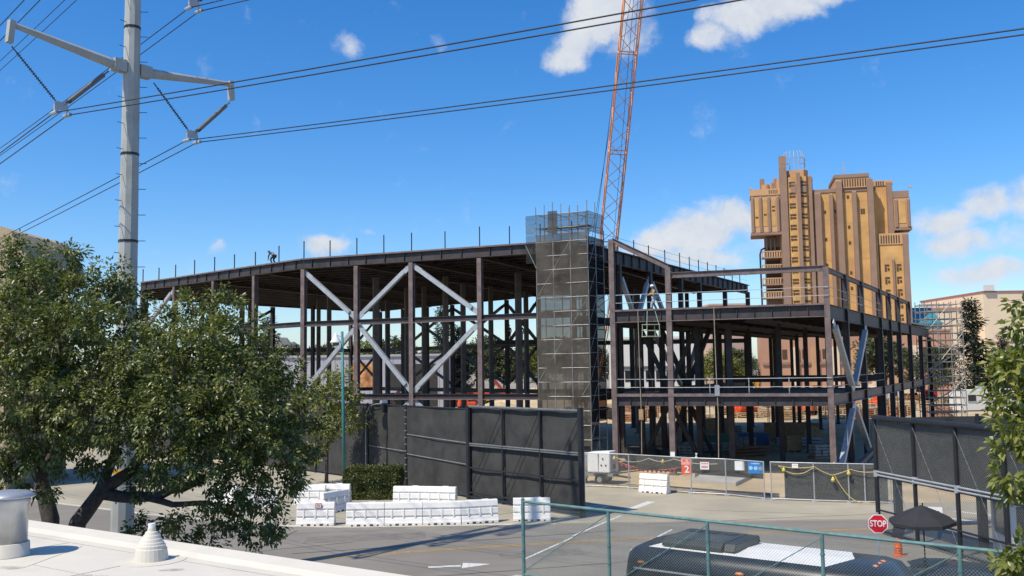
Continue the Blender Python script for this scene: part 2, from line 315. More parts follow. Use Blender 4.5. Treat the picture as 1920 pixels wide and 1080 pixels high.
# dark plate and concrete pads on the dirt
PLATE = mat('steel_road_plate', (.16, .13, .11), .6, var=.2)
m = MB(); m.prism([(11.3, 53.2), (14.3, 51.4), (14.9, 53.4), (12.3, 54.9)], .02, .045); m.build('road_plate', PLATE, label='brown steel road plate lying on the dirt behind the mesh fence', cat='road plate')
m = MB(); m.prism([(10.9, 58.6), (13.3, 56.9), (15.2, 60.6), (12.6, 62.2)], .0, .24); m.build('concrete_slab', CONC, bevel=.02, label='low concrete pad on the dirt in front of the steel frame', cat='slab')
m = MB(); m.prism([(12.2, 61.2), (14.0, 60.2), (14.8, 62.4), (13.2, 63.4)], .242, .4); m.build('concrete_block', CONC, bevel=.02, label='smaller grey block on top of the concrete pad', cat='slab')
# dirt kerb berm along fence
m = MB()
for i, (a, b) in enumerate((((4.3, 58.1), (6.9, 56.8)), ((6.9, 56.8), (10.1, 54.15)))):
    m.bar((a[0], a[1], .07), (b[0], b[1], .07), .3, .14)
m.build('sand_kerb', mat('sand_kerb', (.5, .4, .27), .95, var=.2, scale=3, bump=.5), kind='structure')

# ================================================================== TALL STEEL HALL
hall = empty('steel_frame_hall', (0, 0, 0), label='tall brown steel frame hall under construction with flat roof deck and silver cross braces', cat='building')
ZR, ZM, ZL = 16.4, 11.25, 5.35
FA = [(-37.6, 94.7), (-32.8, 90.6), (-27.4, 85.6), (-22.4, 81.1), (-17.1, 76.4)]
FB = [(-17.1, 76.4), (-12.4, 74.35), (-7.8, 72.4), (-2.4, 70.1), (4.4, 67.2)]
e2 = Vector((.486, .874)); WG = [(4.4+e2.x*s, 67.2+e2.y*s) for s in (0, 8.6, 15.5, 23.7, 29.4, 38.3, 47.5)]
REAR = [(27.5, 108.7), (14, 110), (3.1, 110.5), (-.7, 116.2), (-8, 124.2), (-15.5, 132.1), (-19.5, 137.5), (-23.5, 135.5), (-31.7, 123.3), (-38, 114), (-42.4, 107.6)]
ROOFPL = FA+FB[1:]+WG[1:]+REAR[1:]
def col(x, y, z0, z1, parent, m=STEEL, w=.36, d=.42, n=(.39, .92), name='column', plate=True):
    k = MB(); k.ibar((x, y, z0), (x, y, z1), w, d, up=(n[0], n[1], 0), tf=.045, tw=.04)
    if plate and z0 < 1: k.box((x, y, z0+.05), (w+.25, d+.25, .08), math.atan2(n[1], n[0]))
    return k.build(name, m, parent)
def beam(a, b, z, h, w, parent, m=STEEL, name='beam', z2=None):
    k = MB(); k.ibar((a[0], a[1], z-h/2), (b[0], b[1], (z if z2 is None else z2)-h/2), w, h); return k.build(name, m, parent)
nA = (.67, .75); nB = (.39, .92); nW = (-.874, .486)
for p in FA[:-1]: col(*p, 0, ZR-.86, hall, n=nA)
for p in FB: col(*p, 0, ZR-.86, hall, n=nB)
for p in WG[1:]: col(*p, 0, ZR-1.06, hall, n=nW, m=STEELD)
for i, p in enumerate(REAR): col(*p, 0, ZR-.8, hall, m=STEELD, w=.45, d=.45)
col(-41.5, 100.5, 0, ZR-.86, hall, m=STEELD)
for x, y in ((-26, 121.5), (-11.7, 128), (8.5, 110.2), (20.5, 109.3)): col(x, y, 0, ZR-.8, hall, m=STEELD, w=.4, d=.4)
for x, y, w in ((-22.8, 109.7, .42), (-19.3, 98.2, .42), (-10.7, 94.9, .5), (-8.9, 93.8, .4), (-6.0, 83.8, .42), (-4.8, 90.8, .42), (-2.2, 95, .4), (.53, 81.3, .46), (1.5, 102, .42), (-29, 100, .5), (-31.5, 112, .5), (-15, 112, .5), (-12.3, 84, .5), (8, 92, .55), (13.5, 101, .55)):
    k = MB(); k.box((x, y, ZR/2-.45), (w, w, ZR-.9), .4); k.box((x, y, .06), (w+.3, w+.3, .12), .4); k.build('box_column', GREYCOL, hall)
# roof deck and fascia girders
m = MB(); m.prism(ROOFPL, ZR-.14, ZR-.02); m.build('roof_deck', DECK, hall)
m = MB(); cx, cy = np.mean([p[0] for p in ROOFPL]), np.mean([p[1] for p in ROOFPL])
def fascia(pts, h, w, m_):
    for a, b in zip(pts[:-1], pts[1:]):
        d = Vector((b[0]-a[0], b[1]-a[1])); L = d.length; d /= L; o = Vector((d.y, -d.x))*.06
        bo = beam((a[0]+o.x, a[1]+o.y), (b[0]+o.x, b[1]+o.y), ZR, h, w, hall, m=m_, name='fascia_girder')
        s = .9; sm = MB().box((0, 0, 0), (.03, w*.8, h*.9)).mesh('stiffener', m_)
        while s < L-.3:
            link('stiffener', sm, bo, (a[0]+d.x*s+o.x, a[1]+d.y*s+o.y, ZR-h/2), math.atan2(d.y, d.x)); s += 1.75
fascia(FA, .8, .34, STEELD); fascia(FB, .8, .34, STEELD); fascia(WG, 1.05, .34, STEELD); fascia(REAR+[FA[0]], .75, .34, STEELD)
# joists parallel to the front, girders across
dB = Vector((.919, -.394)); nBv = Vector((.394, .919))
s = 2.2
while s < 66:
    o = (-17.1+nBv.x*s, 76.4+nBv.y*s)
    for t0, t1 in clip(ROOFPL, o, dB):
        if t1-t0 > 3: beam((o[0]+dB.x*(t0+.2), o[1]+dB.y*(t0+.2)), (o[0]+dB.x*(t1-.2), o[1]+dB.y*(t1-.2)), ZR-.15, .42, .2, hall, m=STEELD, name='joist')
    s += 1.9
for t in (-14.5, -5, 4.9, 10.0, 15.9, 22.5):
    o = (-17.1+dB.x*t, 76.4+dB.y*t)
    for t0, t1 in clip(ROOFPL, o, nBv):
        if t1-t0 > 3: beam((o[0]+nBv.x*(t0+.3), o[1]+nBv.y*(t0+.3)), (o[0]+nBv.x*(t1-.3), o[1]+nBv.y*(t1-.3)), ZR-.155, .72, .3, hall, m=STEELD, name='girder')
# front girts and braces
def run(pts, z, h, w, m_, off=.0):
    for a, b in zip(pts[:-1], pts[1:]): beam(a, b, z, h, w, hall, m=m_, name='girt')
run(FA, ZM, .42, .26, STEELD); run(FB, ZM, .42, .26, STEELD); run(FB, ZL, .42, .26, STEELD); run(FA, ZL, .42, .26, STEELD)
def edge(pts, z, off, m_, parent, name='flange_edge_strip', h=.07):  # edge strip; in lighter steel it paints a sunlit flange on dark beams
    for a, b in zip(pts[:-1], pts[1:]):
        d = Vector((b[0]-a[0], b[1]-a[1])).normalized(); o = Vector((d.y, -d.x))*off; k = MB(); k.bar((a[0]+o.x, a[1]+o.y, z), (b[0]+o.x, b[1]+o.y, z), .05, h); k.build(name, m_, parent)
edge(FA, ZR-.02, .25, STEEL, hall, h=.12); edge(FB, ZR-.02, .25, STEEL, hall, h=.12); edge(WG, ZR-.02, .25, STEELD, hall, h=.1)
edge(FB, ZM-.40, .15, STEEL, hall); edge(FB, ZL-.40, .15, STEEL, hall)
run(REAR, 10.2, .5, .26, STEELD); run(REAR, 4.6, .5, .26, STEELD); run(WG, 5.3, .6, .3, STEELD); run(WG, 11.0, .6, .3, STEELD)
def brace(p, q, w=.32, parent=hall, m_=GALV, trim=.5):
    p, q = Vector(p), Vector(q); a = (q-p).normalized(); k = MB()
    k.bar(p+a*(trim+.35), q-a*(trim+.35), w, w); b = k.build('brace', m_, parent)
    for e, sg in ((p, 1), (q, -1)):
        g = MB(); g.bar(e+a*sg*.1, e+a*sg*(trim+.5), .05, w*1.25); g.build('gusset', m_, b)
    return b
t, md, lo = ZR-1.0, ZM+.05, ZL+.1
q = lambda P, z: (P[0], P[1], z)
for a, za, b, zb in ((FB[0], t, FB[1], md), (FB[1], md, FB[2], t), (FB[2], t, FB[3], md), (FB[0], lo, FB[1], md-.55), (FB[1], md-.3, FB[2], lo), (FB[2], lo, FB[3], md-.55),
                     (FB[1], .3, FB[2], lo-.5), (FB[2], lo-.5, FB[3], .3), (FA[1], t, FA[0], md), (FA[0], md, (-41, 97.9), t)):
    brace(q(a, za), q(b, zb))
for a, za, b, zb in ((WG[1], 15.0, (10.2, 77.7), 11.2), ((10.5, 78.2), 11.2, WG[2], 15.0), (WG[2], 15.0, (14, 84.5), 11.2), (WG[3], 5, WG[2], 10.6), (WG[3], 5, WG[4], 10.6)):
    brace((*a, za), (*b, zb))
for i in (2, 3, 4, 6, 8):
    a, b = REAR[i], REAR[i+1]; mdp = ((a[0]+b[0])/2, (a[1]+b[1])/2)
    for z0, z1 in ((15.2, 10), (5, 10)): brace((*a, z0), (*b, z1), m_=STEELD, w=.3); brace((*b, z0), (*a, z1), m_=STEELD, w=.3)
# guard posts on the roof edge
def posts(pts, step, h, skip=0):
    for a, b in zip(pts[:-1], pts[1:]):
        d = Vector((b[0]-a[0], b[1]-a[1])); L = d.length; n = max(1, round(L/step))
        for i in range(n):
            x, y = a[0]+d.x*i/n, a[1]+d.y*i/n; k = MB(); k.bar((x, y, ZR-.02), (x, y, ZR+h*random.uniform(.92, 1.08)), .08, .08); k.build('guard_post', BLACK, hall)
posts(FA, 3.3, 1.35); posts(FB, 2.6, 1.45); posts(WG, 3.4, 1.35)
for hgt in (.55, 1.15):
    k = MB(); k.path([(*p, ZR+hgt) for p in WG], .012, 4); k.build('guard_cable', BLACK, hall)
# rear walkway with edge beams seen through the frame
k = MB(); k.box((.8, 108.0, 10.1), (5.5, 2.0, .5), -.1); k.build('landing', STEELD, hall)

# ================================================================== LOW STEEL BLOCK
block = empty('steel_frame_block', (0, 0, 0), label='lower two-storey brown steel frame with open decks in front of the tall hall', cat='building')
K = Vector((20.1, 59.5)); e = Vector((.492, .871)); fr = Vector((-.938, .346)); Z2, Z1, ZT = 11.05, 5.28, 13.45
C1 = (10.6, 63.0); C0 = (6.95, 64.4)
SS = [0, 6.3, 13.0, 22.1, 27.8, 34.0, 42.3, 52.1, 61.3]
RC = [(K.x+e.x*s, K.y+e.y*s) for s in SS]
DP = [C0, C1, tuple(K)]+RC[1:]+[(33, 118), (27.9, 108.4), (8.9, 74.5)]
nK = (.35, .94); nE = (-.871, .492)
col(*C0, 0, 16.05, block, n=nK); col(*C1, 0, 13.9, block, n=nK)
for i, p in enumerate(RC): col(*p, 0, ZT if i < 7 else Z2-.85, block, n=nK if i == 0 else nE, m=STEEL if i == 0 else STEELD)
for s in (9, 18, 27, 36, 46, 56):
    for w in (5.2, 9.8, 14.8, 19.5):
        x, y = K.x+e.x*s+fr.x*w, K.y+e.y*s+fr.y*w
        if inside(DP, x, y) and inside(DP, x-1, y): col(x, y, 0, Z2-.85, block, m=STEELD, w=.36, d=.36, n=nK)
for x, y in ((9.6, 70.5), (11.9, 74.6), (13.6, 69.0), (15.3, 66.2)): col(x, y, 0, Z2-.85, block, m=STEELD, w=.4, d=.4, n=nK)
def bb(a, b, z, h=.8, w=.3, m_=STEEL, name='beam', parent=block):
    return beam(a, b, z, h, w, parent, m=m_, name=name)
FRT = [C0, C1, tuple(K)]
for z, h in ((Z2, .8), (Z1, .7)):
    for a, b in zip(FRT[:-1], FRT[1:]):
        bo = bb(a, b, z, h, m_=STEELD); d = Vector((b[0]-a[0], b[1]-a[1])); L = d.length; d /= L; s = 1.1; sm = MB().box((0, 0, 0), (.035, .25, h*.88)).mesh('stiffener', STEELD)
        while s < L-.4: link('stiffener', sm, bo, (a[0]+d.x*s, a[1]+d.y*s, z-h/2), math.atan2(d.y, d.x)); s += 1.12
for i in range(len(RC)-1):
    bb(RC[i], RC[i+1], Z2, .95, .3, STEELD); bb(RC[i], RC[i+1], Z1, .7, .3, STEEL)
    if i < 6: bb(RC[i], RC[i+1], ZT, .32, .2, STEEL, 'top_rail')
for z_, h_ in ((Z2+.02, .12), (Z1+.02, .2), (Z2-.78, .05)): edge(FRT, z_, .2, STEEL, block, h=h_)  # lighter strips paint the lit flanges of the deck edge beams
bb(C1, tuple(K), ZT+.1, .38, .22, STEEL, 'top_rail')
k = MB(); k.ibar((C0[0], C0[1], 16.0), (C1[0], C1[1], 13.95), .22, .38); k.build('sloping_rail', STEEL, block)
ins = [(p[0]+dx, p[1]+dy) for p, (dx, dy) in zip(DP, ((.05, .5), (.0, .4), (-.25, .35)))]+[(p[0]-.3, p[1]+.15) for p in RC[1:]]+[(33, 117.5), (28.2, 108.2), (9.2, 74.5)]
m = MB(); m.prism(ins, Z2-.13, Z2-.01); m.build('upper_deck', DECK, block)
LP = [(C0[0]+.05, C0[1]+.4), (C1[0], C1[1]+.35), (K.x-.25, K.y+.3), (RC[1][0]-.3, RC[1][1]), (RC[2][0]-.3, RC[2][1]), (18.5, 75.5), (9.2, 75.2)]
m = MB(); m.prism(LP, Z1-.13, Z1-.01); m.build('lower_deck', SLABM, block)
for s in np.arange(2.5, 60, 2.6):
    o = (K.x+e.x*s, K.y+e.y*s)
    for t0, t1 in clip(DP, o, fr):
        if t1-t0 > 2: bb((o[0]+fr.x*(t0+.2), o[1]+fr.y*(t0+.2)), (o[0]+fr.x*(t1-.2), o[1]+fr.y*(t1-.2)), Z2-.14, .5, .2, STEELD, 'joist')
for w in (5.2, 9.8, 14.8):
    o = (K.x+fr.x*w, K.y+fr.y*w)
    for t0, t1 in clip(DP, o, e):
        if t1-t0 > 2: bb((o[0]+e.x*(t0+.3), o[1]+e.y*(t0+.3)), (o[0]+e.x*(t1-.3), o[1]+e.y*(t1-.3)), Z2-.145, .85, .3, STEELD, 'girder')
for s in (4.5, 9, 13.5):
    o = (K.x+e.x*s, K.y+e.y*s)
    for t0, t1 in clip(LP, o, fr):
        if t1-t0 > 2: bb((o[0]+fr.x*(t0+.2), o[1]+fr.y*(t0+.2)), (o[0]+fr.x*(t1-.2), o[1]+fr.y*(t1-.2)), Z1-.14, .5, .2, STEELD, 'joist')
for s in (18, 27):   # loose tie beams farther back at first-floor level
    o = (K.x+e.x*s, K.y+e.y*s); bb((o[0]+fr.x*.3, o[1]+fr.y*.3), (o[0]+fr.x*14, o[1]+fr.y*14), Z1+.9 if s == 27 else Z1, .6, .25, STEELD, 'tie_beam')
P = lambda p, z: (p[0]+.28, p[1]-.16, z)
for a, za, b, zb in ((RC[0], Z2-1.0, RC[1], Z1+.1), (RC[2], Z2-1.0, RC[1], Z1+.1), (RC[1], Z1-.8, RC[0], .2), (RC[1], Z1-.8, RC[2], .2)): brace(P(a, za), P(b, zb), parent=block, w=.34, trim=.4)
for a, b in (((9.6, 70.5), (13.6, 69.0)), ((11.9, 74.6), (15.3, 72.2))):
    brace((*a, Z2-.9), ((a[0]+b[0])/2, (a[1]+b[1])/2, Z1+.3), parent=block, m_=STEELD, w=.3); brace((*b, Z2-.9), ((a[0]+b[0])/2, (a[1]+b[1])/2, Z1+.3), parent=block, m_=STEELD, w=.3)
    brace(((a[0]+b[0])/2, (a[1]+b[1])/2, Z1-.7), (*a, .3), parent=block, m_=STEELD, w=.3); brace(((a[0]+b[0])/2, (a[1]+b[1])/2, Z1-.7), (*b, .3), parent=block, m_=STEELD, w=.3)
# tilted beam at the foot of the side face
k = MB(); k.ibar((22.6, 62.3, .35), (26.6, 68.2, 1.5), .3, .5); k.build('loose_beam', STEEL, block)
# guard cables and thin guard posts at deck edges
for z in (Z2, Z1):
    for hgt in (.55, 1.1):
        k = MB(); k.path([(C0[0], C0[1]-.1, z+hgt), (C1[0], C1[1]-.28, z+hgt-.03), (K.x, K.y-.3, z+hgt), (RC[1][0]+.2, RC[1][1], z+hgt), (RC[3][0]+.2, RC[3][1], z+hgt)], .02, 4); k.build('guard_cable', GALV, block)
    for f_ in (.25, .5, .75):
        k = MB(); k.tube((K.x+fr.x*10.1*f_, K.y+fr.y*10.1*f_-.05, z), (K.x+fr.x*10.1*f_, K.y+fr.y*10.1*f_-.05, z+1.15), .03, 6)
        if z == Z1: k.build('guard_post', GALV, block)
# chalk letter on the corner column
CHALK = mat('chalk', (.55, .52, .48), .9)
text_mesh('chalk_letter', 'A', .55, CHALK, block, facing((20.02, 59.22, .9), math.atan2(-.94, -.35)))
k = MB(); k.box((C1[0]-.08, C1[1]-.245, 1.35), (.3, .012, .42), math.atan2(.346, -.938)); k.build('paper_notice', WHITE, block)

# ================================================================== SCAFFOLD TOWERS
def scaffold(name, label, P0, P1, P2, ztop, lift, nx, ny, R=1.0):
    """P0-P1 front edge, P1-P2 side edge"""
    root = empty(name, (0, 0, 0), label=label, cat='scaffold')
    P0, P1, P2 = (Vector((*p, 0)) for p in (P0, P1, P2)); a, b = P1-P0, P2-P1
    pts = {(i, j): P0+a*(i/nx)+b*(j/ny) for i in range(nx+1) for j in range(ny+1)}
    for ij, p in pts.items(): k = MB(); k.tube(p, p+V(0, 0, ztop+1.0+random.uniform(-.1, .35)), .032*R, 6); k.build('standard', ALU, root)
    z = .35; n = 0
    while z < ztop+1.1:
        for j in range(ny+1):
            k = MB(); k.tube(pts[0, j]+V(0, 0, z), pts[nx, j]+V(0, 0, z), .026*R, 5); k.build('ledger', ALU, root)
        for i in range(nx+1):
            k = MB(); k.tube(pts[i, 0]+V(0, 0, z+.05), pts[i, ny]+V(0, 0, z+.05), .026*R, 5); k.build('transom', ALU, root)
        if n % 2 == 0 and z < ztop-.5:
            i = (n//2) % nx
            k = MB(); k.tube(pts[i, 0]+V(0, 0, z), pts[i+1, 0]+V(0, 0, z+lift*2), .024*R, 5); k.build('diagonal', ALU, root)
            k = MB(); k.tube(pts[nx, 0]+V(0, 0, z), pts[nx, 1]+V(0, 0, z+lift*2), .024*R, 5); k.build('diagonal', ALU, root)
        if n % 2 == 1 and z < ztop:
            k = MB(); pa = [pts[0, 0]+a*.03+b*.16, pts[nx, 0]-a*.03+b*.16, pts[nx, 0]-a*.03+b*.5, pts[0, 0]+a*.03+b*.5]
            k.prism([(p.x, p.y) for p in pa], z+.08, z+.13); k.build('plank', TIMBER, root)
        z += lift; n += 1
    return root, pts
sc1, sp1 = scaffold('scaffold_tower', 'tall scaffold tower wrapped in brown debris netting at the hall corner', (1.75, 65.5), (5.25, 63.9), (6.55, 66.2), 17.6, .98, 3, 2)
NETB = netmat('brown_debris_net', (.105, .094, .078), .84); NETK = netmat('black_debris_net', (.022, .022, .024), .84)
def netpanel(name, a, b, z0, z1, m_, parent, amp=.03, seg=14):
    a, b = Vector((*a, 0)), Vector((*b, 0)); n = V(-(b-a).y, (b-a).x, 0).normalized(); ph = random.random()*6
    k = MB(); k.sheet(lambda u, v: a.lerp(b, u)+V(0, 0, z0+(z1-z0)*v)+n*(.07+amp*math.sin(u*9+ph+v*5)*math.sin(v*23+ph)), seg, seg*2); o = k.build(name, m_, parent, smooth=True); return o
netpanel('debris_net', (1.7, 65.42), (5.27, 63.82), 1.9, 16.6, NETB, sc1)
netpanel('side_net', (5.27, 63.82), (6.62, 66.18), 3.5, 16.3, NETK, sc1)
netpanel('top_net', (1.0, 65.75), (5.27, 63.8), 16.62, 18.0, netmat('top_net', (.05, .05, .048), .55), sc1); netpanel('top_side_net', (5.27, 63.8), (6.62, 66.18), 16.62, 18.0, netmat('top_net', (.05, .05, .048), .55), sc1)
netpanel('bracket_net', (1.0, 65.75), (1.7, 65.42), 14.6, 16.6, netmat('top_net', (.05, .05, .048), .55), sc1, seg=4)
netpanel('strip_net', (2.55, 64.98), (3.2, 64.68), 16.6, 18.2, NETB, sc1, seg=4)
for z in (15.0, 16.6): k = MB(); k.tube((1.0, 65.75, z+.9), (1.75, 65.45, z-.8 if z < 16 else z), .03, 6); k.build('bracket', ALU, sc1)
sc2, sp2 = scaffold('scaffold_stair', 'bare silver scaffold stair tower at the far end of the low steel frame', (48.8, 110.4), (53.0, 110.0), (53.4, 113.5), 13.2, .85, 3, 2, R=1.7)
for n in range(6):
    k = MB(); k.bar((49.2 if n % 2 else 52.6, 110.9, n*2+.3), (52.6 if n % 2 else 49.2, 110.9, n*2+2.2), .16, .1); k.build('stair_flight', ALU, sc2)
for z in (11.6, 12.5):
    k = MB(); k.tube((41.5, 98.5, z+.3), (49.0, 110.2, z+.3), .04, 5); k.build('walkway_rail', ALU, sc2)
k = MB(); k.bar((42.0, 99.3, 11.35), (49.0, 110.6, 11.35), .9, .12); k.build('walkway', ALU, sc2)

# ================================================================== CRAWLER CRANE
COR = mat('crane_orange', (.85, .36, .17), .5, var=.1)
crane = empty('crawler_crane', (0, 0, 0), label='orange lattice boom crane rising behind the scaffold tower', cat='crane')
B0, B1 = Vector((10.9, 128.0, 4.0)), Vector((15.35, 100.0, 60.0)); ax = (B1-B0).normalized(); bs = ax.cross(V(0, 1, 0)).normalized(); bu = bs.cross(ax).normalized(); LB = (B1-B0).length
def bc(s, i):
    h = 1.05*min(1, .25+s/9); sx, sy = ((-1, -1), (1, -1), (1, 1), (-1, 1))[i]; return B0+ax*s+bs*sx*h+bu*sy*h
for i in range(4):
    k = MB(); k.path([bc(s, i) for s in (0, 4.5, 9, 20, 35, LB)], .085, 6); k.build('boom_chord', COR, crane)
s = 9; n = 0
while s < LB-2:
    for i in range(4):
        j = (i+1) % 4; k = MB(); k.tube(bc(s, i if n % 2 else j), bc(s+2.1, j if n % 2 else i), .042, 5); k.build('lacing', COR, crane)
    s += 2.1; n += 1
for s in (9.5, 21, 33, 45, 57):
    k = MB()
    for i in range(4): k.tube(bc(s, i), bc(s, (i+1) % 4), .07, 5)
    k.build('splice_frame', COR, crane)
for sx in (-1, 1): k = MB(); k.path([B0+ax*(LB-1)+bs*sx*.5+bu*1.2, Vector((9.0+sx*.5, 136, 7.5))], .03, 4); k.build('pendant_rope', BLACK, crane)
for sx in (-.25, .25): k = MB(); k.path([B0+ax*(LB-1)+bs*sx-bu*1.0, B0+ax*30+bs*(sx-.6)-bu*1.0-V(0, 0, .4), B0+ax*6+bs*(sx-1.1)-bu*.3], .025, 4); k.build('hoist_rope', BLACK, crane)
k = MB(); k.box((10.5, 130.5, 3.0), (3.4, 7, 2.2), .1); k.build('house', COR, crane, bevel=.1)
k = MB(); k.box((10.2, 134.5, 3.2), (4.4, 1.6, 2.6), .1); k.build('counterweight', GREYCOL, crane, bevel=.1)
k = MB(); k.box((8.3, 128.2, 3.1), (1.1, 2.0, 2.0), .1); kc = k.build('cab', COR, crane, bevel=.08); k = MB(); k.box((8.2, 127.15, 3.4), (.9, .06, 1.1), .1); k.build('window', GLASS, kc)
for sx in (-1, 1): k = MB(); k.box((10.6+sx*2.4, 130.3, .75), (1.1, 8.2, 1.45), .1); k.build('crawler_track', RUBBER, crane, bevel=.3)

# ================================================================== TRANSMISSION POLE AND CONDUCTORS
POLEM = mat('weathered_steel_pole', (.40, .41, .385), .65, metal=0, var=.12, scale=1.2, stain=(.8, (.33, .345, .32), .5))
INSU = mat('dark_insulator', (.055, .06, .065), .35, var=.1); ROD = mat('grey_post_insulator', (.13, .14, .14), .5)
PB = Vector((-13.46, 32.52, 0)); pole = empty('transmission_pole', PB, label='tall grey steel transmission pole with angled davit arms behind the tree', cat='utility pole')
k = MB(); n8 = 10
k.sweep((0, 0, 0), (0, 0, 33), [(.39*math.cos(2*PI*i/n8+.3), .39*math.sin(2*PI*i/n8+.3)) for i in range(n8)], scale1=.5); k.build('shaft', POLEM, pole)
for z in (11.9, 15.0, 19.6, 26): k = MB(); r = .39*(1-.5*z/33)+.012; k.sweep((0, 0, z), (0, 0, z+.09), [(r*math.cos(2*PI*i/n8+.3), r*math.sin(2*PI*i/n8+.3)) for i in range(n8)]); k.build('band', BLACK, pole)
z = 9.2; sgn = 1
while z < 31:
    r = .41*(1-.5*z/33)*.97; k = MB()
    for dx, dy in (((1, .1) if sgn > 0 else (-.45, -.9)),): k.tube((r*dx, r*dy, z), ((r+.26)*dx, (r+.26)*dy, z), .013, 5)
    k.build('step_bolt', INSU, pole); z += .46; sgn = -sgn
k = MB(); k.box((-.05, -.42, 4.0), (.4, .02, .14)); k.build('yellow_band', YELLOW, pole); k = MB(); k.box((-.2, -.44, 3.5), (.1, .02, .7)); k.build('yellow_number_strip', mat('yellow_strip', (.75, .55, .15), .6), pole)
AZ = math.radians(53); ad = V(math.cos(AZ), math.sin(AZ), 0)
CL = []
for zi, za in enumerate((18.15, 23.25, 28.35)):
    for sg in (1, -1):
        r = .41*(1-.5*za/33); root = ad*sg*(r+.02)+V(0, 0, za); tip = ad*sg*4.15+V(0, 0, za+.42); k = MB()
        k.sweep(root+ad*sg*.35, tip, [(.15*math.cos(2*PI*i/8+.39), .185*math.sin(2*PI*i/8+.39)) for i in range(8)], scale1=.5); arm = k.build('arm', POLEM, pole)
        k = MB(); k.bar(root-ad*sg*.05, root+ad*sg*.40, .36, .42); k.build('arm_bracket', POLEM, arm)
        k = MB(); k.bar(tip+ad*sg*.02+V(0, 0, .12), tip+ad*sg*.08+V(0, 0, -.62), .22, .18, up=ad*sg); k.build('arm_tip', POLEM, arm)
        cl = ad*sg*2.5+V(0, 0, za-1.95); i1 = root+ad*sg*.55+V(0, 0, -.3); i2 = tip+V(0, 0, -.72)
        ribs, plain = (i1, i2) if sg > 0 else (i2, i1)
        k = MB(); d = (cl-ribs); L = d.length; d /= L; k.tube(ribs, cl, .022, 6)
        ko = k.build('insulator_rod', INSU, pole); s_ = .25; nn = 0
        k = MB()
        while s_ < L-.3: k.tube(ribs+d*s_, ribs+d*(s_+.022), .062 if nn % 2 else .05, 8); s_ += .085; nn += 1
        k.build('sheds', INSU, ko, kind='stuff')
        k = MB(); d = (cl-plain); L = d.length; d /= L; k.tube(plain, plain+d*(L-.15), .03, 6); k.tube(plain+d*.25, plain+d*(L-.35), .082, 10); ko = k.build('strut_insulator', ROD, pole)
        for off in (-.1, .1):
            k = MB(); c_ = plain+d*(L-.4+off*.8)+V(0, 0, off*.4); sdv = d.cross(V(0, 0, 1)).normalized()
            k.path([c_+sdv*.11*math.cos(t_)+d*.11*math.sin(t_) for t_ in np.linspace(0, 2*PI, 13)], .02, 5); k.build('corona_ring', INSU, ko)
        k = MB(); k.bar(cl+V(0, 0, .05)-ad*.22, cl+V(0, 0, .05)+ad*.22, .05, .28); yo = k.build('yoke_plate', GALV, pole)
        for h in (-.22, .22):
            k = MB(); wdir = V(.8, -.6, 0); k.tube(cl+ad*h-V(0, 0, .22)-wdir*.2, cl+ad*h-V(0, 0, .22)+wdir*.2, .065, 8); k.bar(cl+ad*h-V(0, 0, .2), cl+ad*h+V(0, 0, .05), .05, .05); k.build('wire_clamp', GALV, yo)
        CL.append((zi, sg, PB+cl))
WIREM = mat('conductor', (.035, .037, .04), .5, metal=.3)
LVL = ('lowest', 'middle', 'highest')
for zi, sg, c in CL:
    for h in (-1, 1):
        p = c+ad*h*.22-V(0, 0, .22); pts = []
        dl = V(-.70, .714, 0); dr = V(.845, -.535, 0); Ls, Rs = 130, 95
        for s_ in np.linspace(Ls, 0, 26): pts.append(p+dl*s_+V(0, 0, -.062*s_+.00026*s_*s_))
        for s_ in np.linspace(0, Rs, 26)[1:]: pts.append(p+dr*s_+V(0, 0, -.062*s_+.00030*s_*s_))
        k = MB(); k.path(pts, .019, 5)
        k.build('power_line', WIREM, smooth=True, label='%s power line of the twin bundle on the %s %s arm of the pole' % ('nearer' if h < 0 else 'farther', LVL[zi], 'right' if sg > 0 else 'left'), cat='power line', group='power lines on the steel pole')

# ================================================================== BLACK SCREEN FENCE AND GATE (left)
sf = empty('screen_fence', (0, 0, 0), label='tall black fabric screen fence standing behind the hedge and street lamp', cat='fence')
FP = [(-46, 97), (-24, 77.5), (-14.2, 67.5), (-9.7, 62.5), (-6.75, 58.9), (-2.56, 53.3)]
def panel(a, b, z0, z1, parent, name='screen_panel', m_=FABRIC, amp=.035, thick=.02):
    a, b = Vector((*a, 0)), Vector((*b, 0)); n = V(-(b-a).y, (b-a).x, 0).normalized(); ph = random.random()*9; nu, nv = 16, 12
    k = MB(); f = lambda u, v, o: a.lerp(b, u)+V(0, 0, z0+(z1-z0)*v)+n*(o+amp*(math.sin(u*7+ph)*math.sin(v*4+ph*2)+.4*math.sin(v*21+ph+u*3)))
    k.sheet(lambda u, v: f(u, v, 0), nu, nv); k.sheet(lambda u, v: f(1-u, v, thick), nu, nv); return k.build(name, m_, parent, smooth=True)
for a, b in zip(FP[:-1], FP[1:]): panel(a, b, .12, 5.0, sf)
for x, y in FP[:-1]: k = MB(); k.tube((x, y-.06, 0), (x, y-.06, 5.08), .075, 8); k.build('post', BLACK, sf)
for t_ in (.33, .66):
    x, y = FP[1][0]+(FP[2][0]-FP[1][0])*t_, FP[1][1]+(FP[2][1]-FP[1][1])*t_; k = MB(); k.tube((x, y-.06, 0), (x, y-.06, 5.06), .06, 8); k.build('post', BLACK, sf)
for a, b in zip(FP[2:-1], FP[3:]):
    k = MB(); k.tube((a[0], a[1]-.05, 5.0), (b[0], b[1]-.05, 5.0), .045, 6); k.build('top_rail', BLACK, sf)
STRAP = mat('grey_strap', (.22, .22, .22), .7)
for z in (1.9, 3.1):
    k = MB(); k.bar((-6.7, 58.72, z+.15), (-2.62, 53.2, z), .012, .05); k.build('tie_cable', STRAP, sf)
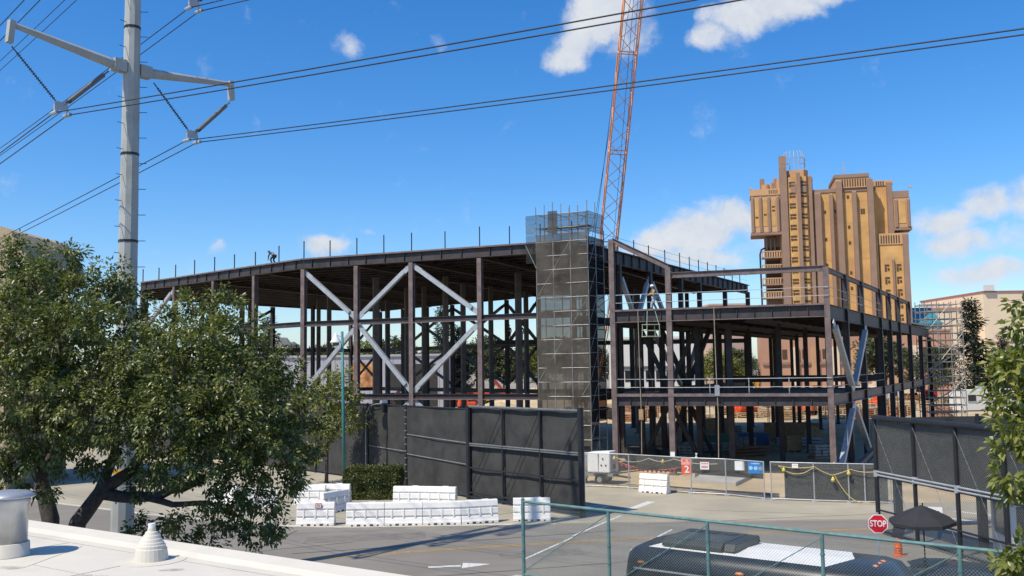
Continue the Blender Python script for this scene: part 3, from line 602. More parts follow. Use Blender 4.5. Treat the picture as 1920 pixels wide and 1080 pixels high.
k = MB(); k.bar((-9.6, 62.28, 2.3), (-6.85, 58.85, 2.2), .012, .05); k.build('tie_cable', STRAP, sf)
for n in range(11): k = MB(); k.tube((-6.75, 58.84, .5+n*.42), (-6.75, 58.84, .56+n*.42), .09, 8); k.build('strap', STRAP, sf)
# small camera head and curved cable on the fence top
k = MB(); k.box((-8.4, 60.85, 5.0), (.28, .4, .22), .6); k.box((-8.35, 60.7, 4.72), (.22, .22, .4), .6); k.build('camera_box', BLACK, sf); k = MB(); k.box((-8.4, 60.8, 5.2), (.4, .3, .18), .6); k.build('lamp_head', GALV, sf)
k = MB(); k.path([(-8.5, 60.8, 5.1), (-9.0, 61.3, 5.05), (-9.5, 61.9, 4.9), (-9.75, 62.2, 4.4), (-9.8, 62.25, 3.4), (-9.8, 62.25, .2)], .025, 5); k.build('cable', GALV, sf)
gt = empty('screen_gate', (0, 0, 0), label='black fabric covered swing gate with square frame standing open onto the road', cat='gate')
GA, GB = Vector((-2.5, 53.15, 0)), Vector((3.35, 46.3, 0)); gv = (GB-GA)/3
for i in range(3): a, b = GA+gv*i, GA+gv*(i+1); panel((a.x+.03, a.y+.03), (b.x+.03, b.y+.03), .2, 5.1, gt, amp=.02)
for i, r in ((0, .15), (1, .065), (2, .065), (3, .16)): p = GA+gv*i+V(-.08, -.08, 0); k = MB(); k.tube(p+V(0, 0, .03), p+V(0, 0, 5.2 if i < 3 else 5.3), r, 8); k.build('frame_post', BLACK, gt)
GRAIL = mat('grey_rail', (.14, .15, .155), .5)
for z, r, m_ in ((5.15, .07, GRAIL), (3.08, .05, GRAIL), (2.98, .04, GRAIL), (1.75, .05, BLACK), (.15, .06, BLACK), (.38, .05, BLACK)):
    k = MB(); k.tube(GA+V(-.09, -.09, z), GB+V(-.09, -.09, z), r, 8); k.build('frame_rail', m_, gt)
for i in range(3): a, b = GA+gv*i, GA+gv*(i+1); k = MB(); k.tube(a+V(-.1, -.1, .3), b+V(-.1, -.1, 5.0), .018, 5); k.build('truss_rod', BLACK, gt)

# ================================================================== BLACK SCREEN GATE (right)
rg = empty('screen_gate', (0, 0, 0), label='black framed gate with fabric upper half and chain link below beside the stop sign', cat='gate')
RP = [Vector(p) for p in ((15.75, 41.0, 0), (16.3, 38.4, 0), (16.75, 35.7, 0), (17.2, 33.1, 0), (17.7, 30.4, 0))]
for i in range(4):
    a, b = RP[i], RP[i+1]; panel((a.x+.05, a.y), (b.x+.05, b.y), 2.35, 4.85, rg, amp=.03)
    chain('chain_link', (a.x-.02, a.y), (b.x-.02, b.y), .1, 4.85, .1, .005, WIRE, rg)
for i, p in enumerate(RP): k = MB(); k.tube(p+V(-.07, 0, 0), p+V(-.07, 0, 5.0), .1 if i in (0, 3) else .085, 10); k.build('frame_post', BLACK, rg)
for z, r, m_ in ((4.95, .11, BLACK), (2.62, .04, GALV), (2.48, .04, GALV), (1.0, .04, BLACK), (.12, .05, BLACK)):
    k = MB(); k.tube(RP[0]+V(-.1, 0, z), RP[-1]+V(-.1, 0, z), r, 8); k.build('frame_rail', m_, rg)
for i in range(4): a, b = RP[i], RP[i+1]; k = MB(); k.tube(a+V(-.12, 0, 4.8), b+V(-.12, 0, .3), .009, 5); k.build('truss_rod', STRAP, rg)
for i, p in enumerate(RP[:-1]): k = MB(); k.tube(p+V(-.07, 0, 2.4), p+V(-.07, 0, 2.68), .12, 8); k.build('collar', GALV, rg)
# second screen fence running back behind it
sf2 = empty('screen_fence', (0, 0, 0), label='black screen fence running right behind the right gate at tree height', cat='fence')
panel((16.4, 41.3), (30, 42.5), 2.5, 4.9, sf2)
for x in (20.5, 25, 30): k = MB(); k.tube((x, 41.3+(x-16.4)*.088, 0), (x, 41.3+(x-16.4)*.088, 5.0), .08, 8); k.build('post', BLACK, sf2)
for x, y in ((16.4, 40.6), (18.3, 37.2)):
    k = MB(); k.bar((x, y, 0), (x, y, 2.6), .3, .3); k.build('timber_post', BLACK, label='thick black square post %s the right gate' % ('at the hinge side of' if x < 17 else 'behind the middle of'), cat='post', bevel=.02)

# ================================================================== TEMPORARY MESH FENCE
TF = [(4.3, 57.85), (6.84, 56.55), (10.06, 53.95), (11.84, 53.05), (13.5, 51.25)]
tf = empty('mesh_fence', (0, 0, 0), label='low galvanised chain link fence along the dirt left of the gap', cat='fence')
tg = empty('mesh_fence', (0, 0, 0), label='chain link fence panel with dark lower screen right of the gap', cat='fence')
TG = [(13.85, 51.15), (15.9, 50.3), (17.55, 49.75), (18.3, 49.5), (19.5, 49.1)]
for root, pts in ((tf, TF), (tg, TG)):
    for a, b in zip(pts[:-1], pts[1:]):
        chain('chain_link', a, b, .08, 2.0, .085, .0045, WIRE, root)
        for z in (2.02, .08): k = MB(); k.tube((*a, z), (*b, z), .03, 6); k.build('rail', GALV, root)
    for p in pts: k = MB(); k.tube((*p, 0), (*p, 2.06), .036, 6); k.build('post', GALV, root); k = MB(); k.box((p[0], p[1], .03), (.25, .5, .05), .3); k.build('foot', GALV, root)
panel((14.55, 51.05), (19.4, 49.25), .08, 1.62, tg, amp=.03, name='cloth_and_shade_strip'); panel((13.95, 51.3), (19.4, 49.3), 1.5, 1.98, tg, amp=.02, name='shade_cloth_band')
panel((7.4, 57.3), (10.6, 54.7), 1.05, 1.95, tf, amp=.02, name='cloth_and_shade_strip'); panel((10.6, 54.7), (13.75, 52.1), 1.0, 1.95, tf, amp=.02, name='cloth_and_shade_strip')  # added dark strips standing in for ground shade under the low frame
def sign(name, label, p, w, h, parts, yaw=-1.95, cat='sign'):
    root = empty(name, p, label=label, cat=cat); M = facing((0, 0, 0), yaw)
    for pn, cx, cz, pw, ph, m_, dz in parts:
        k = MB(); k.box((cx, cz, dz), (pw, ph, .012)); o = k.build(pn, m_, root); o.matrix_local = M
    return root
BLUE = mat('sign_blue', (.03, .22, .55), .5, var=.05); PALEB = mat('sign_pale_blue', (.35, .55, .75), .5); SRED = mat('sign_red', (.75, .13, .07), .5, var=.05); SPINK = mat('faded_pink_sign', (.75, .35, .30), .5)
s2 = sign('gate_sign', 'orange red sign with a white number 2 on the chain link fence', (9.85, 54.05, 1.55), .58, .8, (('board', 0, -.2, .6, .55, SRED, 0), ('header', 0, .26, .64, .36, SPINK, .002), ('icon', -.15, .33, .14, .12, SRED, .012), ('icon', .15, .33, .14, .12, SRED, .012)))
text_mesh('numeral', '2', .55, WHITE, s2, facing((0, 0, 0), -1.95) @ Matrix.Translation((0, -.2, .012)))
sign('notice', 'small white and pink notice hanging beside the number 2 sign', (10.75, 53.45, 1.62), .5, .4, (('board', 0, 0, .5, .42, WHITE, 0), ('print', 0, .13, .42, .07, SPINK, .008), ('print', 0, -.06, .36, .12, SPINK, .008)))
sb = sign('notice', 'blue sign with three pale round symbols at the fence gap', (13.15, 51.55, 1.68), .85, .6, (('board', 0, 0, .82, .62, BLUE, .004), ('print', 0, .22, .5, .06, PALEB, .012)))
for i in (-1, 0, 1): k = MB(); k.lathe([(.11, 0), (.11, .012)], 14, (i*.26, -.02, .008)); o = k.build('symbol', PALEB, sb); o.matrix_local = facing((0, 0, 0), -1.95)
sign('notice', 'blank white board left of the blue sign', (12.45, 52.3, 1.72), .5, .45, (('board', 0, 0, .52, .5, WHITE, 0),))
sign('notice', 'little white notice on the fence panel right of the gap', (15.0, 50.55, 1.85), .3, .25, (('board', 0, 0, .32, .25, WHITE, 0), ('print', 0, .05, .2, .03, SPINK, .008)))
# festoon light strings
ROPE = mat('yellow_cable', (.55, .42, .16), .6, var=.1); BULB = mat('yellow_lamp_guard', (.62, .52, .10), .4)
def festoon(label, pts, bulbs, m_=ROPE):
    root = empty('festoon_cable', (0, 0, 0), label=label, cat='light string')
    out = []
    for a, b, sag in pts:
        a, b = Vector(a), Vector(b)
        out.append([a.lerp(b, t_)-V(0, 0, sag*4*t_*(1-t_)) for t_ in np.linspace(0, 1, 11)])
    for o_ in out: k = MB(); k.path(o_, .022, 5); k.build('cable', m_, root)
    for b in bulbs: k = MB(); k.lathe([(.03, .1), (.05, .06), (.11, -.04), (.1, -.12), (.04, -.17)], 10, b); k.build('lamp_guard', BULB, root, smooth=True)
festoon('yellow cable with lamps swagged along the right fence panel', [((14.2, 50.9, 1.85), (15.9, 50.15, 1.85), .1), ((14.2, 50.9, 1.85), (15.9, 50.15, 1.85), .42), ((15.9, 50.15, 1.85), (16.75, 49.85, 1.42), .05), ((16.75, 49.85, 1.42), (17.6, 49.55, 1.75), .02), ((17.6, 49.55, 1.75), (19.3, 48.95, 1.85), .18), ((16.85, 49.8, 1.4), (17.9, 49.2, .1), .3), ((17.9, 49.2, .05), (19.0, 48.8, .05), 0)],
        [(14.45, 50.75, 1.68), (16.75, 49.8, 1.25), (17.5, 49.55, 1.6)])
festoon('pale cable with lamps hanging behind the left fence by the generator', [((6.2, 57.6, 1.75), (8.0, 56.3, 1.8), .25), ((8.0, 56.3, 1.8), (9.3, 55.2, 1.85), .18), ((9.3, 55.2, 1.85), (11.5, 53.6, 1.7), .12)], [(6.1, 57.6, 1.75), (8.75, 55.7, 1.7)], mat('pale_cable', (.6, .5, .36), .6))
fl = empty('pennant_line', (0, 0, 0), label='red pennant rope sagging behind the left chain link fence', cat='flag line')
A_, B_ = V(6.3, 57.7, 1.5), V(9.6, 55.2, 1.35); k = MB(); cv = [A_.lerp(B_, t_)-V(0, 0, .5*4*t_*(1-t_)*.6) for t_ in np.linspace(0, 1, 15)]; k.path(cv, .02, 4); k.build('rope', mat('red_rope', (.55, .2, .13), .7), fl)
for i in range(1, 14): k = MB(); c_ = cv[i]; k.poly([c_+V(-.09, .07, 0), c_+V(.09, -.07, 0), c_+V(0, 0, -.22), c_+V(-.09, .085, 0), c_+V(.09, -.055, 0), c_+V(0, .015, -.22)], [(0, 1, 2), (5, 4, 3)]); k.build('pennant', RED, fl)

# ================================================================== WHITE WATER BARRIERS
DARKP = mat('barrier_shadow_slot', (.06, .06, .06), .8)
def make_barrier():
    half = [(.30, 0), (.30, .12), (.27, .2), (.235, .35), (.165, .36), (.165, .43), (.225, .44), (.195, .69), (.125, .70), (.125, .77), (.18, .78), (.13, 1.02), (.11, 1.06)]
    prof = half+[(-y, z) for y, z in half[::-1]]; k = MB()
    k.sweep((-.89, 0, 0), (.89, 0, 0), [(-y, z) for y, z in prof][::-1], up=(0, 0, 1)); body = k.mesh('barrier_body', PLASTIC)
    k = MB()
    for s in (-1, 1):
        for x in (-.55, 0, .55): k.poly([(x-.03, s*.2, .40), (x+.03, s*.2, .40), (x+.03, s*.17, .74), (x-.03, s*.17, .74), (x-.03, s*.262, .36), (x+.03, s*.262, .36), (x+.03, s*.215, .74), (x-.03, s*.215, .74)], [(4, 5, 6, 7), (0, 4, 7, 3), (1, 2, 6, 5), (0, 1, 5, 4), (3, 7, 6, 2)])
    ribs = k.mesh('ribs', PLASTIC)
    slot = MB().box((0, 0, 0), (.16, .62, .09)).mesh('fork_slot', DARKP); slot2 = MB().box((0, 0, 0), (.09, .62, .07)).mesh('drain_slot', DARKP)
    pad = MB().box((0, 0, 0), (.32, .03, .05)).mesh('grip_pad', PLASTIC)
    return body, ribs, slot, slot2, pad
BODY, RIBS, SLOT, SLOT2, PAD = make_barrier()
def barrier(x, y, rz, label, ztop=None):
    r = empty('water_barrier', (x, y, .012), rz, label=label, cat='barrier', group='white water barriers')
    b = link('body', BODY, r); bv = b.modifiers.new('bevel', 'BEVEL'); bv.width = .015; bv.segments = 2; bv.limit_method = 'ANGLE'
    link('ribs', RIBS, r)['kind'] = 'stuff'
    for i, sx in enumerate((-.6, -.3, 0, .3, .6)): link('fork_slot' if i % 2 else 'drain_slot', SLOT if i % 2 else SLOT2, r, (sx, 0, .045 if i % 2 else .036))
    link('grip_pad', PAD, r, (.3, 0, 1.07))
    return r
row = [(-7.05, 44.75, .03, 'white water barrier at the left end of the front row'), (-5.25, 44.8, .03, 'white water barrier second from the left in the front row'), (-3.45, 44.85, .04, 'white water barrier third from the left in the front row'), (-1.72, 45.12, .26, 'white water barrier at the right end of the front row, crossed by the pole shadow')]
for x, y, r, l in row: barrier(x, y, r, l)
bs_ = barrier(-9.45, 45.05, .02, 'white water barrier with a small red framed notice standing left of the front row')
k = MB(); k.box((.15, -.205, .93), (.3, .012, .24)); n_ = k.build('notice', RED, bs_); n_.rotation_euler = (0, 0, 0)
k = MB(); k.box((.15, -.214, .93), (.25, .012, .19)); k.build('notice_face', WHITE, n_); k = MB(); k.box((.11, -.222, .95), (.08, .01, .1)); k.build('notice_print', SPINK, n_); k = MB(); k.box((.2, -.222, .95), (.06, .01, .12)); k.build('notice_print', SPINK, n_)
barrier(.8, 45.55, .0, 'white water barrier standing alone in front of the open screen gate')
barrier(-5.6, 50.6, -.14, 'white water barrier left of the pair behind the front row'); barrier(-3.95, 50.25, -.25, 'white water barrier right of the pair behind the front row')
barrier(-9.35, 49.1, .95, 'white water barrier turned sideways beside the lamp post'); barrier(-11.2, 51.7, -.05, 'white water barrier behind the sideways one near the tree'); barrier(-9.9, 52.0, -.12, 'white water barrier nearest the young tree trunk')
barrier(-13.6, 50.6, .2, 'white water barrier half hidden under the tree foliage'); barrier(-15.9, 52.0, -.4, 'white water barrier farthest left seen below the tree crown')
barrier(8.05, 54.55, -.62, 'white water barrier standing against the chain link fence')

# ================================================================== GENERATOR
gen = empty('generator', (5.45, 59.0, 0), -.5, label='white towable generator with grey end panel behind the mesh fence', cat='generator')
k = MB(); k.poly([(-.75, -.55, .75), (.75, -.55, .75), (.75, .55, .75), (-.75, .55, .75), (-.75, -.5, 1.95), (.75, -.5, 2.05), (.75, .5, 2.05), (-.75, .5, 1.95)], [(3, 2, 1, 0), (4, 5, 6, 7), (0, 1, 5, 4), (1, 2, 6, 5), (2, 3, 7, 6), (3, 0, 4, 7)]); k.build('housing', WHITE, gen, bevel=.05)
k = MB(); k.box((0, -.53, 1.35), (.02, .06, 1.1)); k.build('door_gap', BLACK, gen)
for x, z in ((.3, 1.6), (.2, 1.2), (.5, 1.2)): k = MB(); k.box((x, -.555, z), (.08, .04, .08)); k.build('latch', BLACK, gen)
k = MB(); k.box((.77, 0, 1.35), (.03, .9, 1.0)); k.build('end_panel', mat('grey_panel', (.4, .4, .38), .6), gen)
k = MB(); k.box((.79, .1, 1.1), (.03, .4, .25)); k.build('grille', BLACK, gen)
k = MB(); k.box((0, 0, .62), (1.9, 1.0, .22)); k.build('chassis', mat('grey_chassis', (.22, .22, .22), .6), gen)
for s in (-1, 1):
    k = MB(); k.tube((.1, s*.55-.09, .33), (.1, s*.55+.09, .33), .33, 18); w_ = k.build('wheel', RUBBER, gen, smooth=False); k = MB(); k.tube((.1, s*.55-.1, .33), (.1, s*.55+.1, .33), .17, 12); k.build('rim', GALV, w_)
    k = MB(); k.box((.1, s*.56, .72), (.9, .26, .06)); k.build('mudguard', mat('grey_chassis', (.22, .22, .22), .6), gen)
k = MB(); k.bar((.9, 0, .55), (1.9, 0, .45), .1, .1); k.bar((1.8, 0, 0), (1.8, 0, .9), .07, .07); k.build('drawbar', BLACK, gen)
g2 = empty('control_cabinet', (4.2, 59.5, 0), -.5, label='narrow white electrical cabinet left of the towable generator', cat='cabinet'); k = MB(); k.box((0, 0, 1.05), (.7, .6, 1.5)); k.build('box', WHITE, g2, bevel=.03); k = MB(); k.box((0, 0, .15), (.6, .5, .3)); k.build('plinth', BLACK, g2); k = MB(); k.box((0, -.32, 1.1), (.5, .03, 1.2)); k.build('door', PLASTIC, g2)

# ================================================================== LAMP POST
TEAL = mat('teal_post_paint', (.05, .20, .19), .45, var=.12)
lp = empty('street_lamp', (-10.55, 58.6, 0), label='slim teal lamp post with white dome lantern beside the hedge', cat='street lamp')
k = MB(); k.tube((0, 0, 0), (-.15, 0, 9.7), .115, 12, .085); k.build('post', TEAL, lp, smooth=True); k = MB(); k.lathe([(.2, 0), (.2, .35), (.13, .45), (.12, .6)], 12); k.build('base', TEAL, lp)
k = MB(); k.lathe([(.36, 9.0), (.34, 9.06), (.2, 9.28), (.1, 9.5), (.06, 9.62)], 16, (-.55, 0, 0)); k.build('lantern_shade', WHITE, lp, smooth=True); k = MB(); k.lathe([(.12, 8.8), (.2, 8.86), (.22, 9.0)], 14, (-.55, 0, 0)); k.build('lamp_glass', GREYCOL, lp)
k = MB(); k.tube((-.1, 0, 9.35), (-.55, 0, 9.55), .05, 8); k.build('bracket', WHITE, lp); k = MB(); k.box((.12, -.12, .55), (.18, .16, .4)); k.build('junction_box', GALV, lp)

# ================================================================== NEAR WHITE ROOF WITH VENTS
nr = empty('near_building', (0, 0, 0), label='white membrane roof of the near building at the lower left', cat='building')
RA, RB = Vector((-9.09, 17.46)), Vector((-1.51, 12.39)); rd = (RB-RA).normalized(); rn = Vector((rd.y, -rd.x))
P1, P2 = RA-rd*25, RB+rd*10; P3, P4 = P2+rn*9, P1+rn*9
k = MB(); k.prism([tuple(P1), tuple(P2), tuple(P3), tuple(P4)], 0, 4.58); k.build('wall', mat('stucco', (.6, .55, .46), .9, var=.08), nr)
k = MB(); k.prism([tuple(P1), tuple(P2), tuple(P3), tuple(P4)], 4.581, 4.63); k.build('roof_membrane', ROOFW, nr)
k = MB(); pr = [(-.42, .0), (.06, .0), (.06, .075), (.0, .09), (-.3, .055), (-.42, .004)]; k.sweep((P1.x, P1.y, 4.631), (P2.x, P2.y, 4.631), [(-a, b) for a, b in pr][::-1]); k.build('edge_flashing', ROOFW, nr)
SEAM = mat('roof_seam', (.40, .37, .32), .9)
for d_ in (.62, 1.9, 3.8):
    k = MB(); a_, b_ = P1+rn*d_, P2+rn*d_; k.bar((a_.x, a_.y, 4.632), (b_.x, b_.y, 4.632), .012, .006); k.build('seam', SEAM, nr)
for s_ in (13.2, 15.6, 18.0, 20.4, 22.8, 25.2, 27.6, 30):
    a_ = P1+rd*s_+rn*.62; b_ = a_+rn*8; k = MB(); k.bar((a_.x, a_.y, 4.6335), (b_.x, b_.y, 4.6335), .03, .007); k.build('seam', SEAM if s_ in (18.0, 25.2) else ROOFW, nr)
STN = mat('roof_stain', (.50, .46, .38), .9, var=.25, scale=6)
for x, y, w in ((-5.9, 12.9, .5), (-3.9, 12.6, .35), (-7.2, 13.6, .3), (-4.8, 13.3, .22), (-3.0, 12.3, .3)):
    k = MB(); k.poly([(x+math.cos(t_)*w*random.uniform(.4, 1), y+math.sin(t_)*w*.5*random.uniform(.4, 1), 4.6318) for t_ in np.linspace(0, 2*PI, 15)[:-1]], [tuple(range(14))]); k.build('water_stain', STN, nr)
vt = empty('roof_vent', (-7.75, 14.45, 4.63), label='galvanised round exhaust stack with flat cap on the white roof', cat='vent')
VM = mat('dull_zinc', (.50, .51, .52), .38, metal=.55, var=.15, scale=3)
k = MB(); k.lathe([(.36, 0), (.34, .02), (.33, .2), (.315, .21)], 28); k.build('flashing_collar', ROOFW, vt, smooth=True)
k = MB(); k.lathe([(.30, .2), (.30, .78), (.32, .8), (.33, .84), (.32, .88)], 28); k.build('stack', VM, vt, smooth=True); k = MB(); k.lathe([(.33, .88), (.40, .885), (.40, .91), (.3, .96), (.12, .985)], 28); k.build('cap', VM, vt, smooth=True)
k = MB(); k.prism([(-.8, -.7), (.75, -.8), (.85, .7), (-.7, .8)], .001, .006); k.build('patch', ROOFW, vt)
v2 = empty('roof_vent', (-5.36, 14.0, 4.63), label='small white ribbed cone vent on the near roof', cat='vent')
k = MB(); k.lathe([(.245, 0), (.22, .17), (.205, .18), (.20, .22), (.185, .23), (.175, .26), (.16, .27), (.145, .31), (.13, .32), (.115, .36), (.1, .37), (.085, .41), (.06, .42), (.055, .47)], 24); k.build('cone', ROOFW, v2); k = MB(); k.tube((0, 0, .45), (0, 0, .53), .05, 12); k.build('pipe', WHITE, v2)
k = MB(); k.lathe([(.5, .001), (.5, .006)], 20); k.build('patch', ROOFW, v2)
v3 = empty('roof_vent', (-8.35, 12.6, 4.63), label='round stack cut off by the lower left corner of the photograph', cat='vent'); k = MB(); k.lathe([(.36, 0), (.31, .2), (.30, .78), (.4, .85), (.4, .9), (.1, .98)], 24); k.build('stack', VM, v3, smooth=True); k = MB(); k.prism([(-.7, -.7), (.7, -.7), (.8, .7), (-.7, .8)], .001, .006); k.build('patch', ROOFW, v3)

# ================================================================== GREEN CHAIN LINK FENCE ON RETAINING WALL
gf = empty('green_fence', (0, 0, 0), label='teal green chain link fence in front of the shuttle bus', cat='fence')
GP = [Vector(p) for p in ((.2, 24.27, 0), (2.21, 22.58, 0), (4.22, 20.92, 0), (6.2, 19.28, 0), (8.2, 17.63, 0), (10.2, 16.0, 0))]; GZ0, GZ1 = 2.12, 3.94
for i, (a, b) in enumerate(zip(GP[:-1], GP[1:])):
    chain('chain_link', (a.x, a.y), (b.x, b.y), GZ0, GZ1+.03, .066, .0025, WIREG, gf)
    lo, hi = (a, b); k = MB(); k.tube(lo+V(.02, -.05, GZ0+.1), hi+V(-.03, -.05, GZ1-.1), .011, 6); k.build('truss_rod', GREEN, gf)
    for z, r in ((GZ1, .036), (GZ0, .028)): k = MB(); k.tube(a+V(0, -.03, z), b+V(0, -.03, z), r, 8); k.build('rail', GREEN, gf)
for i, p in enumerate(GP):
    k = MB(); k.tube(p+V(0, -.03, 2.0), p+V(0, -.03, GZ1+(.06 if i == 0 else -.01)), .045 if i == 0 else .04, 10); po = k.build('post', GREEN, gf)
    if i == 0: k = MB(); k.lathe([(.05, 0), (.05, .02), (.02, .05)], 10, (p.x, p.y-.03, GZ1+.05)); k.build('post_cap', GREEN, po)
    for z in (2.3, 2.7, 3.1, 3.5): k = MB(); k.tube(p+V(0, -.03, z), p+V(0, -.03, z+.03), .052, 8); k.build('tie_band', GREEN, po)
rw = MB(); a, b = GP[0]+V(-.3, .25, 0), GP[-1]+V(1.2, -1.0, 0); n_ = V(-.637, -.77, 0); rw.prism([(a.x+.12, a.y+.1), (b.x+.12, b.y+.1), (b.x+n_.x*.35, b.y+n_.y*.35), (a.x+n_.x*.35, a.y+n_.y*.35)], 0, 2.03)
rw.build('retaining_wall', CONC, label='concrete retaining wall carrying the green chain link fence', cat='wall')

# ================================================================== SHUTTLE BUS
NAVY = mat('navy_coach_paint', (.009, .012, .019), .32, var=.05, coat=.15, spec=.5); BROOF = mat('bus_white_roof', (.74, .73, .69), .55, var=.05, scale=2); BDARK = mat('black_trim', (.018, .019, .02), .4)
AMBER = mat('amber_lens', (.75, .25, .08), .25); AC = mat('air_con_grey', (.035, .042, .045), .55)
bus = empty('shuttle_bus', (2.62, 23.3, 0), math.atan2(-.596, .803), label='dark navy shuttle bus with white roof panel parked behind the green fence', cat='bus')
BL, BW, BH = 6.15, 2.5, 2.98
def bring(x, inset=0, zt=BH, z0=.45):   # cross-section, local y 0..BW (0 = near side)
    w0, w1 = inset, BW-inset; return [(x, w0, z0), (x, w0, zt-.5), (x, w0+.05, zt-.26), (x, w0+.14, zt-.1), (x, w0+.3, zt-.02), (x, BW/2, zt+.03), (x, w1-.3, zt-.02), (x, w1-.14, zt-.1), (x, w1-.05, zt-.26), (x, w1, zt-.5), (x, w1, z0)]
sec = [bring(0, .12, BH-.3), bring(.08, .04, BH-.1), bring(.25, 0, BH), bring(2.5), bring(4.4), bring(BL-.55, .0, BH), bring(BL-.2, .02, BH-.06), bring(BL, .05, BH-.25), bring(BL+.9, .12, 1.75), bring(BL+1.25, .14, 1.45)]
nn = len(sec[0]); k = MB(); k.poly([p for s_ in sec for p in s_], [(i*nn+j, (i+1)*nn+j, (i+1)*nn+j+1, i*nn+j+1)[::-1] for i in range(len(sec)-1) for j in range(nn-1)]+[tuple(range(nn)), tuple(range((len(sec)-1)*nn, len(sec)*nn))[::-1]])
k.build('body', NAVY, bus, smooth=True).modifiers.new('es', 'EDGE_SPLIT').split_angle = math.radians(35)
k = MB(); k.poly([(x, y, BH+z_) for x, y, z_ in ((.55, .3, -.012), (4.85, .3, -.012), (5.2, BW/2, .036), (4.85, BW-.3, -.012), (.55, BW-.3, -.012), (.8, BW/2, .036))], [(0, 1, 2, 5), (5, 2, 3, 4)]); k.build('roof_panel', BROOF, bus)
k = MB(); k.sweep((.85, 1.28, BH+.02), (2.4, 1.28, BH+.02), [(-.86, 0), (.86, 0), (.86, .09), (.7, .19), (-.7, .19), (-.86, .09)]); ac = k.build('roof_air_conditioner', AC, bus, bevel=.015)
for x in (1.25, 1.95): k = MB(); k.poly([(x-.33, 1.28-.7, BH+.215), (x+.33, 1.28-.7, BH+.215), (x+.33, 1.28+.1, BH+.217), (x-.33, 1.28+.1, BH+.217)], [(0, 1, 2, 3)]); k.build('cover_panel', mat('ac_cover', (.06, .068, .07), .6), ac)
k = MB(); k.sweep((2.41, 1.28, BH+.02), (2.7, 1.28, BH+.02), [(-.8, 0), (.8, 0), (.7, .18), (-.7, .18)]); k.build('cowl', BDARK, ac, bevel=.02)
for i, y in enumerate((2.05,)):
    for x in (1.15, 1.62, 2.1): k = MB(); k.lathe([(.19, 0), (.19, .012), (.15, .02)], 16, (x, 1.72, BH+.212)); k.build('fan_ring', BDARK, ac)
for x in (.5, 3.0, 5.35): k = MB(); k.lathe([(.02, -.02), (.11, 0), (.1, .03), (.04, .06)], 12); o = k.build('marker_light', AMBER, bus, smooth=True); o.location = (x, .02, BH-.34); o.rotation_euler = (1.3, 0, 0); o.scale = (1, .45, 1)
for y in (.5, .95, BW/2, 1.55, 2.0): k = MB(); k.lathe([(.07, 0), (.06, .035), (.02, .05)], 10, (BL-.42, y, BH-.03 if abs(y-BW/2) < .6 else BH-.09)); k.build('cab_light', AMBER, bus, smooth=True)
k = MB(); k.box((.42, BW/2, BH+.0), (.12, .3, .03)); k.build('rear_light', AMBER, bus)
k = MB(); k.bar((.3, -.012, BH-.49), (5.3, -.012, BH-.49), .02, .04); k.build('drip_rail', GALV, bus)
for i in range(5): x = .45+i*1.0; k = MB(); k.box((x+.52, -.006, 1.75), (1.04, .02, .95)); w_ = k.build('window', GLASS, bus); k = MB(); k.box((x+1.06, -.012, 1.75), (.05, .02, 1.0)); k.build('window_divider', BDARK, w_)
k = MB(); x0, x1 = BL+.1, BL+.85; k.poly([(x0, .3, 2.64), (x0, BW-.3, 2.64), (x1, BW-.3, 1.81), (x1, .3, 1.81)], [(0, 1, 2, 3), (3, 2, 1, 0)]); o = k.build('windscreen', GLASS, bus); o.location = (.05, 0, .06)
for x in (1.3, 5.2):
    for y in (.12, BW-.12): k = MB(); k.tube((x, y-.13, .45), (x, y+.13, .45), .44, 20); w_ = k.build('wheel', RUBBER, bus); k = MB(); k.tube((x, y-.14, .45), (x, y+.14, .45), .25, 14); k.build('rim', GALV, w_)

# ================================================================== STOP SIGN, UMBRELLA, CONE, BOOTH, CAR
ss = empty('stop_sign', (11.45, 30.0, 0), label='red octagonal stop sign beside the right screen gate', cat='stop sign')
k = MB(); k.bar((0, .03, 0), (0, .03, 2.62), .06, .05, up=(0, 1, 0)); k.build('post', GALV, ss)
yaw = math.atan2(-30, -11.45)+.12; Mx = facing((0, 0, 2.27), yaw)
for nm, r_, z_, m_ in (('rim', .315, 0, WHITE), ('face', .285, .006, mat('stop_red', (.62, .012, .025), .4, var=.04))):
    k = MB(); k.prism([(r_*1.0*math.cos(PI/8+i*PI/4), r_*math.sin(PI/8+i*PI/4)) for i in range(8)], z_, z_+.006); o = k.build(nm, m_, ss); o.matrix_local = Mx
tm = text_mesh('lettering', 'STOP', .235, WHITE, ss, Mx @ Matrix.Translation((0, 0, .016)) @ Matrix.Diagonal((.86, 1.15, 1, 1)))
um = empty('patio_umbrella', (14.6, 34.0, 0), label='dark grey patio umbrella with octagonal canopy beside the right gate', cat='umbrella')
CANV = mat('charcoal_canvas', (.028, .029, .032), .85, var=.12)
k = MB(); nn = 8; ring = [(1.12*math.cos(i*PI/4+.2), 1.12*math.sin(i*PI/4+.2), 1.72) for i in range(nn)]; mid = [(.55*math.cos(i*PI/4+.2), .55*math.sin(i*PI/4+.2), 2.02) for i in range(nn)]; low = [(1.13*math.cos(i*PI/4+.2), 1.13*math.sin(i*PI/4+.2), 1.6) for i in range(nn)]
k.poly([(0, 0, 2.26)]+mid+ring+low, [(0, 1+i, 1+(i+1) % 8) for i in range(8)]+[(1+i, 9+i, 9+(i+1) % 8, 1+(i+1) % 8) for i in range(8)]+[(9+i, 17+i, 17+(i+1) % 8, 9+(i+1) % 8) for i in range(8)])
k.build('canopy', CANV, um).rotation_euler = (.06, -.05, 0)
k = MB(); k.tube((0, 0, 0), (0, 0, 2.3), .025, 8); k.build('pole', BLACK, um); k = MB(); k.lathe([(.3, 0), (.3, .08), (.08, .14), (.05, .3)], 16); k.build('base', BLACK, um)
